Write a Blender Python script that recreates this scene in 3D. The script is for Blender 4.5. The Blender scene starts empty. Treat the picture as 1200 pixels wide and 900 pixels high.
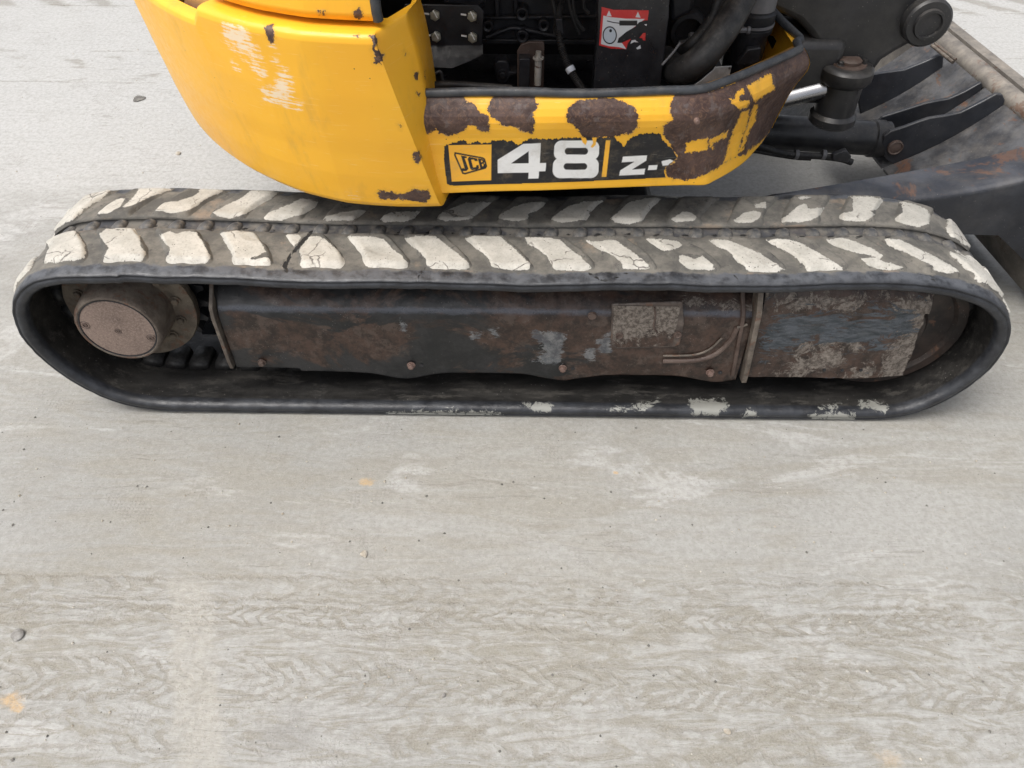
import bpy, bmesh, math, random
import numpy as np
from mathutils import Vector, Matrix, noise
from math import sin, cos, pi, radians as R_

random.seed(7)
scene = bpy.context.scene
COL = scene.collection

# ------------------------------------------------------------------ camera
F_PX = 901.0
CAM_O = np.array([.05, -1.453, 1.623])
_th, _yaw, _roll = R_(45.62), R_(-.55), R_(.29)
_F = np.array([sin(_yaw) * cos(_th), cos(_yaw) * cos(_th), -sin(_th)])
_Rr = np.array([cos(_yaw), -sin(_yaw), 0.])
_Uu = np.cross(_Rr, _F)
_R2 = _Rr * cos(_roll) + _Uu * sin(_roll)
_U2 = -_Rr * sin(_roll) + _Uu * cos(_roll)

cam_d = bpy.data.cameras.new('camera')
cam = bpy.data.objects.new('camera', cam_d)
COL.objects.link(cam)
M = Matrix(((_R2[0], _U2[0], -_F[0], CAM_O[0]), (_R2[1], _U2[1], -_F[1], CAM_O[1]),
            (_R2[2], _U2[2], -_F[2], CAM_O[2]), (0, 0, 0, 1)))
cam.matrix_world = M
cam_d.sensor_width = 36
cam_d.lens = F_PX / 1200 * 36
cam_d.clip_end = 500
cam_d.clip_start = .01
scene.camera = cam

# ------------------------------------------------------------------ light
SUN_EL, SUN_AZ = R_(64), R_(238)      # azimuth measured from +Y clockwise (towards +X)
world = bpy.data.worlds.new('World')
scene.world = world
world.use_nodes = True
wn = world.node_tree
sky = wn.nodes.new('ShaderNodeTexSky')
sky.sky_type = 'NISHITA'
sky.sun_disc = False
sky.sun_elevation = SUN_EL
sky.sun_rotation = SUN_AZ
sky.dust_density = 6.0
sky.air_density = .8
sky.ozone_density = 1.0
hs = wn.nodes.new('ShaderNodeHueSaturation')
hs.inputs['Saturation'].default_value = .35
bg = wn.nodes['Background']
bg.inputs['Strength'].default_value = .15
wn.links.new(sky.outputs['Color'], hs.inputs['Color'])
wn.links.new(hs.outputs['Color'], bg.inputs['Color'])
sun_d = bpy.data.lights.new('sun', 'SUN')
sun_d.energy = 1.1
sun_d.angle = R_(35)
sun_d.color = (1, .97, .92)
sun = bpy.data.objects.new('sun', sun_d)
COL.objects.link(sun)
sd = Vector((sin(SUN_AZ) * cos(SUN_EL), cos(SUN_AZ) * cos(SUN_EL), sin(SUN_EL)))
sun.rotation_euler = (-sd).to_track_quat('-Z', 'Y').to_euler()
scene.view_settings.view_transform = 'Standard'
scene.view_settings.look = 'None'
scene.view_settings.exposure = .50
scene.view_settings.gamma = 1
scene.cycles.max_bounces = 5
scene.cycles.diffuse_bounces = 3
scene.cycles.glossy_bounces = 2

# ------------------------------------------------------------------ measuring helpers
def _ray(px, py):
    return _F + _R2 * (px - 600) / F_PX + _U2 * (450 - py) / F_PX
def onY(px, py, Y):
    v = _ray(px, py); return CAM_O + v * ((Y - CAM_O[1]) / v[1])
def onZ(px, py, Z):
    v = _ray(px, py); return CAM_O + v * ((Z - CAM_O[2]) / v[2])
def project(P):
    v = np.asarray(P, float) - CAM_O
    z = v @ _F
    return np.stack([600 + F_PX * (v @ _R2) / z, 450 - F_PX * (v @ _U2) / z], -1)
def poly_sdf(P, poly):
    """signed distance to a closed polygon, positive inside"""
    poly = np.asarray(poly, float)
    d2 = np.full(len(P), 1e18)
    inside = np.zeros(len(P), bool)
    n = len(poly)
    x, y = P[:, 0], P[:, 1]
    for i in range(n):
        a, b = poly[i], poly[(i + 1) % n]
        e = b - a
        w = P - a
        t = np.clip((w @ e) / max(e @ e, 1e-9), 0, 1)
        dd = w - t[:, None] * e
        d2 = np.minimum(d2, (dd ** 2).sum(1))
        c = (a[1] > y) != (b[1] > y)
        if c.any():
            xi = a[0] + (y - a[1]) / ((b[1] - a[1]) or 1e-9) * e[0]
            inside ^= c & (x < xi)
    d = np.sqrt(d2)
    return np.where(inside, d, -d)
def polys_sdf(P, polys):
    out = np.full(len(P), -99.)
    for q in polys:
        q = np.asarray(q, float)
        lo, hi = q.min(0) - 12, q.max(0) + 12
        m = (P[:, 0] > lo[0]) & (P[:, 0] < hi[0]) & (P[:, 1] > lo[1]) & (P[:, 1] < hi[1])
        if m.any():
            out[m] = np.maximum(out[m], poly_sdf(P[m], q))
    return np.maximum(out, -12)
def line_sdf(P, pts, w):
    """positive within w of a polyline"""
    pts = np.asarray(pts, float)
    d2 = np.full(len(P), 1e18)
    for a, b in zip(pts[:-1], pts[1:]):
        e = b - a
        t = np.clip(((P - a) @ e) / max(e @ e, 1e-9), 0, 1)
        d2 = np.minimum(d2, (((P - a) - t[:, None] * e) ** 2).sum(1))
    return np.maximum(w - np.sqrt(d2), -12)
def zoomed(pts, ox, oy, s):
    return [(ox + x / s, oy + y / s) for x, y in pts]
def sstep(a, b, x):
    t = np.clip((x - a) / (b - a), 0, 1); return t * t * (3 - 2 * t)
def nz(x, y, z=0, s=1.):
    return noise.noise(Vector((x * s, y * s, z * s)))

# ------------------------------------------------------------------ materials
class NT:
    def __init__(self, name):
        self.m = bpy.data.materials.new(name)
        self.m.use_nodes = True
        self.t = self.m.node_tree
        self.b = self.t.nodes['Principled BSDF']
        self.co = self.t.nodes.new('ShaderNodeTexCoord').outputs['Object']
    def n(self, typ, **kw):
        n = self.t.nodes.new(typ)
        for k, v in kw.items(): setattr(n, k, v)
        return n
    def link(self, a, b): self.t.links.new(a, b)
    def inp(self, sock, v):
        if isinstance(v, bpy.types.NodeSocket): self.link(v, sock)
        elif v is not None:
            if sock.type == 'RGBA' and not hasattr(v, '__len__'): v = (v, v, v, 1)
            if sock.type == 'RGBA' and len(v) == 3: v = (*v, 1)
            sock.default_value = v
    def noise(self, scale=5, detail=6, rough=.6, stretch=None, dist=0, vec=None, seed=0):
        vec = vec or self.co
        if stretch or seed:
            mp = self.n('ShaderNodeMapping')
            self.link(vec, mp.inputs[0])
            mp.inputs['Scale'].default_value = stretch or (1, 1, 1)
            mp.inputs['Location'].default_value = (seed * 3.7, seed * 1.9, seed * 5.1)
            vec = mp.outputs[0]
        n = self.n('ShaderNodeTexNoise')
        self.link(vec, n.inputs['Vector'])
        n.inputs['Scale'].default_value = scale
        n.inputs['Detail'].default_value = min(detail, 5)
        n.inputs['Roughness'].default_value = rough
        n.inputs['Distortion'].default_value = dist
        return n.outputs[0]
    def voro(self, scale, feature='F1', stretch=None, rnd=1., out=0):
        vec = self.co
        if stretch:
            mp = self.n('ShaderNodeMapping'); self.link(vec, mp.inputs[0])
            mp.inputs['Scale'].default_value = stretch; vec = mp.outputs[0]
        n = self.n('ShaderNodeTexVoronoi', feature=feature)
        self.link(vec, n.inputs['Vector'])
        n.inputs['Scale'].default_value = scale
        n.inputs['Randomness'].default_value = rnd
        return n.outputs[out]
    def math(self, op, a, b=None, c=None, clamp=False):
        n = self.n('ShaderNodeMath', operation=op, use_clamp=clamp)
        self.inp(n.inputs[0], a)
        if b is not None: self.inp(n.inputs[1], b)
        if c is not None: self.inp(n.inputs[2], c)
        return n.outputs[0]
    def ramp(self, v, a, b, lo=0., hi=1.):
        n = self.n('ShaderNodeMapRange', interpolation_type='SMOOTHSTEP')
        self.inp(n.inputs[0], v)
        for i, q in enumerate((a, b, lo, hi)): n.inputs[i + 1].default_value = q
        return n.outputs[0]
    def mix(self, f, a, b, mode='MIX'):
        n = self.n('ShaderNodeMix', data_type='RGBA', blend_type=mode)
        self.inp(n.inputs['Factor'], f)
        self.inp(n.inputs['A'], a) if False else self.inp(n.inputs[6], a)
        self.inp(n.inputs[7], b)
        return n.outputs[2]
    def attr(self, name, vec=False):
        n = self.n('ShaderNodeAttribute', attribute_name=name)
        return n.outputs['Color'] if vec else n.outputs['Fac']
    def sep(self, v):
        n = self.n('ShaderNodeSeparateXYZ'); self.link(v, n.inputs[0]); return n.outputs
    def bump(self, h, strength=.3, dist=.002, normal=None):
        n = self.n('ShaderNodeBump')
        self.inp(n.inputs['Height'], h)
        n.inputs['Strength'].default_value = strength
        n.inputs['Distance'].default_value = dist
        if normal: self.link(normal, n.inputs['Normal'])
        return n.outputs[0]
    def out(self, color, rough=.5, metal=0., normal=None, spec=None):
        self.inp(self.b.inputs['Base Color'], color)
        self.inp(self.b.inputs['Roughness'], rough)
        self.inp(self.b.inputs['Metallic'], metal)
        if normal: self.link(normal, self.b.inputs['Normal'])
        if spec is not None: self.inp(self.b.inputs['Specular IOR Level'], spec)
        return self.m

def mat_paint(name, base, dark, with_rust=True):
    n = NT(name)
    big = n.noise(2.2, 5, .6)
    fine = n.noise(60, 5, .65)
    c = n.mix(n.ramp(big, .35, .7), base, dark)
    grime = n.ramp(n.noise(9, 8, .7, stretch=(1, 1, .35)), .52, .78)
    c = n.mix(n.math('MULTIPLY', grime, .36), c, (.36, .20, .06))
    # hairline scratches
    scr = n.ramp(n.noise(14, 3, .5, stretch=(1.2, 1, 26), dist=.6), .655, .70)
    c = n.mix(n.math('MULTIPLY', scr, .30), c, (.95, .66, .28))
    specks = n.ramp(n.voro(55), .10, .06)
    spm = n.ramp(n.noise(7, 3), .56, .62)
    c = n.mix(n.math('MULTIPLY', n.math('MULTIPLY', specks, spm), .8), c, (.08, .04, .025))
    rough = n.ramp(fine, .3, .7, .30, .46)
    h = n.math('MULTIPLY', n.noise(25, 3), .15)
    metal = 0.
    if with_rust:
        # pale scuffs
        w = n.attr('scuff')
        st = n.noise(16, 4, .65, stretch=(1.0, 1.0, 14), dist=.3, seed=3)
        sp = n.noise(55, 4, .7, seed=5)
        wv = n.math('ADD', n.math('MULTIPLY', n.math('SUBTRACT', st, .5), 62.), n.math('MULTIPLY', n.math('SUBTRACT', sp, .5), 34.))
        wm = n.math('MULTIPLY', n.ramp(n.math('ADD', w, wv), .0, 11.0), n.ramp(w, -6., 1.))
        c = n.mix(n.math('MULTIPLY', wm, .85), c, (.84, .72, .55))
        # rust where the paint has come off
        r = n.attr('rust')
        rn = n.math('ADD', n.math('MULTIPLY', n.math('SUBTRACT', n.noise(75, 5, .75), .5), 9.), n.math('MULTIPLY', n.math('SUBTRACT', n.noise(130, 4, .8), .5), 9.0))
        rv = n.math('ADD', r, rn)
        rm = n.ramp(rv, -.2, .3)
        primer = n.math('MULTIPLY', n.ramp(rv, -.9, -.3), n.ramp(n.noise(30, 3), .55, .62))
        c = n.mix(n.math('MULTIPLY', primer, .7), c, (.55, .40, .25))
        rc = n.mix(n.ramp(n.noise(16, 8, .72, dist=.8), .35, .68), (.038, .018, .014), (.095, .056, .045))
        rc = n.mix(n.math('MULTIPLY', n.ramp(n.noise(40, 8, .8, dist=2.5), .50, .62), .65), rc, (.17, .095, .055))
        rc = n.mix(n.math('MULTIPLY', n.ramp(n.noise(30, 6, .8, seed=9), .55, .64), .35), rc, (.16, .145, .14))
        # run-off below the chips
        c = n.mix(n.math('MULTIPLY', n.ramp(rv, -4.5, -.2), .16), c, (.36, .14, .03))
        c = n.mix(rm, c, rc)
        rr = n.ramp(n.noise(60, 5), .3, .7, .38, .62)
        rough = n.math('ADD', n.math('MULTIPLY', rough, n.math('SUBTRACT', 1., rm)), n.math('MULTIPLY', rr, rm))
        h = n.math('ADD', h, n.math('MULTIPLY', rm, n.math('ADD', -.9, n.math('MULTIPLY', n.noise(110, 7, .75), .9))))
    return n.out(c, rough, metal, n.bump(h, .55, .0012))

YELLOW = (.91, .48, .030)
MAT = {}
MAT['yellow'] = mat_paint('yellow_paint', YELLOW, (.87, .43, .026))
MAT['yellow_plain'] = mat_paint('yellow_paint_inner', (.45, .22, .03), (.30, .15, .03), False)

def mat_dark(name, c1, c2, rough=(.35, .6), scale=12, dust=.0, dustc=(.16, .145, .125), rust=0., bump=.3, metal=0., spec=.5):
    n = NT(name)
    c = n.mix(n.ramp(n.noise(scale, 7, .65), .38, .64), c1, c2)
    if rust:
        m = n.ramp(n.noise(scale * .8, 9, .78, dist=.5, seed=2), .60 - rust * .14, .65 - rust * .12)
        c = n.mix(n.math('MULTIPLY', m, .85), c, n.mix(n.noise(scale * 5, 5), (.05, .026, .018), (.17, .085, .05)))
    if dust:
        # loose dust settles on what faces up
        g = n.n('ShaderNodeNewGeometry')
        up = n.ramp(n.sep(g.outputs['Normal'])[2], -.1, .9, .25, 1.)
        m = n.math('MULTIPLY', up, n.ramp(n.noise(scale * 1.6, 8, .75, seed=4), .38, .72))
        c = n.mix(n.math('MULTIPLY', m, dust), c, dustc)
    sp = n.math('MULTIPLY', n.ramp(n.voro(95), .12, .07), n.ramp(n.noise(11, 3), .50, .6))
    c = n.mix(n.math('MULTIPLY', sp, .5), c, (.30, .28, .25))
    rg = n.ramp(n.noise(scale * 3, 5), .3, .7, *rough)
    h = n.math('ADD', n.noise(scale * 6, 6, .7), n.math('MULTIPLY', n.noise(220, 3), .3))
    return n.out(c, rg, metal, n.bump(h, bump, .0015), spec)

MAT['black_paint'] = mat_dark('black_paint', (.010, .011, .014), (.020, .021, .025), (.25, .5), 9, dust=.10)
MAT['black_cast'] = mat_dark('black_casting', (.013, .0135, .0145), (.024, .024, .026), (.32, .5), 8, dust=.28, bump=.25)
MAT['engine'] = mat_dark('engine_black', (.008, .009, .012), (.018, .019, .024), (.35, .6), 14, dust=.25)
MAT['hose'] = mat_dark('hose_rubber', (.010, .010, .011), (.020, .020, .021), (.45, .65), 20, dust=.35)
MAT['seal'] = mat_dark('rubber_seal', (.030, .034, .040), (.050, .055, .062), (.35, .55), 25, dust=.3, bump=.4)
MAT['blade_steel'] = mat_dark('blade_steel', (.030, .031, .035), (.095, .097, .103), (.30, .55), 9, rust=.25, dust=.35, dustc=(.20, .18, .155), bump=.7)
MAT['blade_tube'] = mat_dark('blade_tube', (.12, .11, .098), (.21, .19, .165), (.5, .75), 9, rust=.3, dust=.6, dustc=(.34, .30, .25), bump=.6)
MAT['arm_black'] = mat_dark('arm_black', (.016, .018, .023), (.032, .035, .042), (.28, .5), 6, rust=.0, dust=.30, bump=.4)
MAT['arm_top'] = mat_dark('arm_top_worn', (.022, .025, .033), (.060, .064, .076), (.28, .5), 6, rust=.55, dust=.25, bump=.4)
MAT['brown_steel'] = mat_dark('brown_steel', (.055, .034, .026), (.10, .068, .055), (.45, .7), 14, dust=.35, bump=.5)
MAT['pale_edge'] = mat_dark('dusty_edge', (.075, .060, .048), (.15, .125, .10), (.6, .8), 30, rust=.3, dust=.5)
MAT['rusty_bolt'] = mat_dark('rusty_bolt', (.12, .070, .055), (.22, .15, .125), (.5, .7), 60, dust=.3)
MAT['zinc'] = mat_dark('zinc_bolt', (.34, .33, .26), (.46, .45, .38), (.3, .45), 60, metal=.6)
MAT['chrome'] = mat_dark('chrome_rod', (.34, .34, .35), (.42, .42, .42), (.24, .32), 6, metal=1., bump=.0)
MAT['grey_plastic'] = mat_dark('grey_plastic', (.075, .078, .085), (.10, .10, .11), (.4, .55), 20, dust=.3)
MAT['clip_grey'] = mat_dark('filter_grey', (.13, .13, .135), (.18, .175, .18), (.35, .5), 20, dust=.4)
MAT['white_mark'] = mat_dark('white_paint_mark', (.75, .75, .72), (.8, .8, .78), (.5, .6), 40)

def mat_print(name, rough=.38, dirt=.25):
    n = NT(name)
    c = n.attr('print', True)
    c = n.mix(n.math('MULTIPLY', n.ramp(n.noise(24, 8, .75), .48, .75), dirt), c, (.28, .22, .14))
    scr = n.ramp(n.noise(18, 3, .5, stretch=(1.2, 1, 22), dist=.6), .66, .70)
    c = n.mix(n.math('MULTIPLY', scr, .25), c, (.5, .48, .42))
    return n.out(c, n.ramp(n.noise(40, 4), .3, .7, rough - .08, rough + .12), 0, n.bump(n.noise(50, 4), .12, .001))
MAT['print'] = mat_print('printed_decal')

# rubber belt: zone 0 = inside, 1 = rim, 2 = outer tread side
def mat_belt():
    n = NT('track_rubber')
    z = n.attr('zone')
    inner = n.mix(n.ramp(n.noise(7, 8, .7, stretch=(.5, 2, 2)), .4, .7), (.013, .0125, .012), (.036, .034, .031))
    inner = n.mix(n.math('MULTIPLY', n.ramp(n.noise(18, 8, .8, stretch=(.4, 1.5, 1.5), seed=3), .53, .64), .6), inner, (.075, .070, .062))
    sp = n.math('MULTIPLY', n.ramp(n.voro(70), .13, .08), n.ramp(n.noise(9, 3), .47, .6))
    inner = n.mix(n.math('MULTIPLY', sp, .6), inner, (.22, .21, .19))
    rim = n.mix(n.ramp(n.noise(16, 8, .7), .35, .68), (.014, .015, .018), (.034, .037, .043))
    rim = n.mix(n.math('MULTIPLY', n.ramp(z, .95, 1.2), n.ramp(n.noise(22, 7, .7, seed=6), .35, .6)), rim, (.085, .090, .100))
    # plaster-like smears on the rim
    sm = n.attr('smear')
    smn = n.ramp(n.math('ADD', sm, n.math('MULTIPLY', n.math('SUBTRACT', n.noise(34, 8, .85, dist=.8), .5), 34.)), -1., 1.2)
    rim_ = n.mix(n.math('MULTIPLY', smn, .8), rim, (.30, .30, .27))
    inner = n.mix(n.math('MULTIPLY', smn, .7), inner, (.30, .30, .27))
    dust = n.mix(n.ramp(n.noise(11, 8, .72), .35, .68), (.080, .077, .070), (.175, .163, .14))
    dust = n.mix(n.math('MULTIPLY', n.ramp(n.noise(28, 8, .8, seed=5), .58, .68), .8), dust, (.055, .052, .050))
    dust = n.mix(n.math('MULTIPLY', n.ramp(n.noise(6, 6, .7, seed=8), .56, .66), .5), dust, (.30, .225, .16))
    edge = n.noise(26, 6, .7, seed=2)
    f2 = n.ramp(n.math('ADD', z, n.math('MULTIPLY', n.math('SUBTRACT', edge, .5), 1.1)), 1.35, 1.65)
    f1 = n.ramp(z, .35, .65)
    c = n.mix(f1, inner, rim_)
    c = n.mix(f2, c, dust)
    # the centre band is scoured darker
    b = n.attr('band')
    c = n.mix(n.math('MULTIPLY', b, .8), c, n.mix(n.ramp(n.noise(26, 6), .38, .6), (.030, .033, .042), (.13, .12, .105)))
    # cracks
    cr = n.attr('crack')
    crm = n.ramp(n.math('ADD', cr, n.math('MULTIPLY', n.math('SUBTRACT', n.noise(70, 5, .7), .5), 5.)), .1, .9)
    c = n.mix(crm, c, (.008, .008, .008))
    rg = n.math('ADD', n.math('MULTIPLY', n.ramp(n.noise(30, 5), .3, .7, .33, .52), n.math('SUBTRACT', 1., f2)), n.math('MULTIPLY', f2, .85))
    h = n.math('ADD', n.noise(55, 8, .75), n.math('MULTIPLY', n.noise(13, 4, .6), .8))
    h = n.math('SUBTRACT', h, n.math('MULTIPLY', crm, 2.))
    return n.out(c, rg, 0, n.bump(h, .5, .003))
MAT['belt'] = mat_belt()

def mat_lug():
    n = NT('tread_lug_rubber')
    m = n.attr('inset')      # metres from the edge of the lug, in mm
    e = n.math('ADD', n.math('MULTIPLY', n.math('SUBTRACT', n.noise(24, 8, .75, dist=.7), .5), 20.), n.math('MULTIPLY', n.math('SUBTRACT', n.noise(110, 5, .8), .5), 6.))
    v = n.math('ADD', m, e)
    tr = n.math('ADD', n.attr('worn'), n.math('ADD', n.math('MULTIPLY', n.math('SUBTRACT', n.noise(34, 8, .78, dist=.7, seed=4), .5), 6.5), n.math('MULTIPLY', n.math('SUBTRACT', n.noise(150, 4, .8), .5), 3.)))
    pale = n.math('MAXIMUM', n.math('MULTIPLY', n.ramp(v, 6.2, 7.6), n.attr('free')), n.ramp(tr, -.4, .3))
    side = n.mix(n.ramp(n.noise(11, 8, .72), .35, .68), (.080, .077, .070), (.175, .163, .14))
    side = n.mix(n.math('MULTIPLY', n.ramp(n.noise(28, 8, .8, seed=5), .54, .64), .8), side, (.055, .052, .050))
    pc = n.mix(n.ramp(n.noise(14, 8, .7, seed=1), .3, .7), (.37, .355, .315), (.52, .50, .45))
    pc = n.mix(n.math('MULTIPLY', n.ramp(n.noise(45, 7, .8, seed=2), .60, .72), .6), pc, (.34, .30, .245))
    pc = n.mix(n.ramp(n.noise(130, 4, .8, seed=12), .50, .66, 0, .55), pc, (.25, .235, .20))
    pits = n.math('MULTIPLY', n.ramp(n.voro(100), .20, .12), n.ramp(n.noise(16, 4, seed=6), .48, .58))
    pc = n.mix(n.math('MULTIPLY', pits, .9), pc, (.06, .055, .05))
    cr0 = n.n('ShaderNodeTexVoronoi', feature='DISTANCE_TO_EDGE')
    w = n.n('ShaderNodeMix', data_type='VECTOR')
    nn = n.n('ShaderNodeTexNoise'); n.link(n.co, nn.inputs['Vector']); nn.inputs['Scale'].default_value = 30
    w.inputs[0].default_value = .035
    n.link(n.co, w.inputs[4]); n.link(nn.outputs['Color'], w.inputs[5])
    n.link(w.outputs[1], cr0.inputs['Vector']); cr0.inputs['Scale'].default_value = 11
    cr = n.math('MULTIPLY', n.ramp(cr0.outputs[0], .022, .008), n.ramp(n.noise(7, 3, seed=11), .53, .58))
    pc = n.mix(n.math('MULTIPLY', cr, .85), pc, (.10, .09, .08))
    c = n.mix(pale, side, pc)
    ck = n.attr('crack')
    crm = n.ramp(n.math('ADD', ck, n.math('MULTIPLY', n.math('SUBTRACT', n.noise(70, 5, .7), .5), 5.)), .1, .9)
    c = n.mix(crm, c, (.012, .011, .010))
    h = n.math('ADD', n.math('MULTIPLY', n.noise(60, 8, .8), 1.4), n.math('MULTIPLY', pale, .5))
    h = n.math('SUBTRACT', h, n.math('ADD', n.math('MULTIPLY', cr, 1.2), n.math('MULTIPLY', crm, 2.)))
    return n.out(c, n.math('SUBTRACT', .88, n.math('MULTIPLY', pale, .22)), 0, n.bump(h, .45, .0022))
MAT['lug'] = mat_lug()

def mat_frame():
    n = NT('track_frame_paint')
    c = n.mix(n.ramp(n.noise(7, 8, .75), .40, .60), (.007, .008, .009), (.021, .021, .022))
    rm = n.ramp(n.math('ADD', n.noise(4.5, 9, .74, stretch=(.7, 1, 1.3), dist=.8, seed=3), n.math('MULTIPLY', n.attr('rusty'), .15)), .47, .56)
    rc = n.mix(n.ramp(n.noise(22, 7, .75), .35, .65), (.016, .0095, .007), (.060, .034, .024))
    rc = n.mix(n.math('MULTIPLY', n.ramp(n.noise(14, 8, .85, seed=4), .50, .62), .6), rc, (.085, .062, .050))
    c = n.mix(rm, c, rc)
    # scraped bare patches
    sc = n.attr('scrape')
    sm = n.ramp(n.math('ADD', sc, n.math('MULTIPLY', n.math('SUBTRACT', n.noise(30, 9, .85, stretch=(.6, 1, 1.6), dist=.6), .5), 34.)), .0, 1.2)
    c = n.mix(n.math('MULTIPLY', sm, .80), c, n.mix(n.ramp(n.noise(34, 6, .75), .35, .65), (.06, .068, .08), (.21, .215, .215)))
    mu = n.attr('mud')
    mm = n.ramp(n.math('ADD', mu, n.math('MULTIPLY', n.math('SUBTRACT', n.noise(17, 9, .85, dist=1.4, seed=7), .5), 90.)), .0, 2.5)
    c = n.mix(n.math('MULTIPLY', mm, .85), c, n.mix(n.ramp(n.noise(80, 6, .8), .38, .62), (.07, .056, .046), (.24, .21, .18)))
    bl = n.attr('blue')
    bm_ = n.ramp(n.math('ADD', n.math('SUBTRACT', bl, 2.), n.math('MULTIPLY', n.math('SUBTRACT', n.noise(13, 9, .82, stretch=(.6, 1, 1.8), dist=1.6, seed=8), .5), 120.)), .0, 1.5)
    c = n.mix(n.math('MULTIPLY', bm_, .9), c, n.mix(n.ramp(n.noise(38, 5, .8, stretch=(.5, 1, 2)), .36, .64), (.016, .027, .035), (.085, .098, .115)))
    sp = n.math('MULTIPLY', n.ramp(n.voro(110), .13, .07), n.ramp(n.noise(9, 3), .45, .6))
    c = n.mix(n.math('MULTIPLY', sp, .5), c, (.30, .27, .24))
    fold_shine = n.ramp(n.math('ADD', n.attr('edge'), n.math('MULTIPLY', n.math('SUBTRACT', n.noise(26, 7, .8, stretch=(.4, 1, 1)), .5), 11.)), -1., 3.5)
    c = n.mix(n.math('MULTIPLY', fold_shine, .6), c, (.095, .105, .128))  # pale line painted on the fold for the sky caught there
    rg = n.ramp(n.noise(30, 6), .3, .7, .28, .52)
    rg = n.math('ADD', rg, n.math('SUBTRACT', n.math('MULTIPLY', mm, .25), n.math('MULTIPLY', fold_shine, .12)))
    h = n.math('ADD', n.noise(60, 8, .75), n.math('MULTIPLY', n.noise(9, 5, .6), .7))
    h = n.math('ADD', h, n.math('MULTIPLY', n.math('ADD', bm_, mm), .6))
    return n.out(c, rg, 0, n.bump(h, .5, .002))
MAT['frame'] = mat_frame()

def mat_hub():
    n = NT('dusty_rust_hub')
    c = n.mix(n.ramp(n.noise(8, 6, .6), .35, .65), (.14, .102, .084), (.225, .166, .137))
    c = n.mix(n.math('MULTIPLY', n.ramp(n.noise(170, 4, .8), .45, .62), .6), c, (.33, .255, .21))
    c = n.mix(n.math('MULTIPLY', n.ramp(n.noise(120, 5, .8, seed=3), .56, .66), .6), c, (.07, .045, .035))
    h = n.math('ADD', n.noise(150, 5, .8), n.math('MULTIPLY', n.noise(22, 5, .7), .8))
    return n.out(c, .85, 0, n.bump(h, .6, .002))
MAT['hub_face'] = mat_hub()
MAT['hub_side'] = mat_dark('hub_side_mud', (.075, .058, .046), (.15, .125, .10), (.6, .85), 12, rust=.6, dust=.8, dustc=(.23, .19, .155), bump=.8)
MAT['flange'] = mat_dark('sprocket_flange_mud', (.075, .060, .045), (.14, .115, .085), (.6, .85), 22, rust=.45, dust=.6, dustc=(.22, .18, .13), bump=.8)

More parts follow.
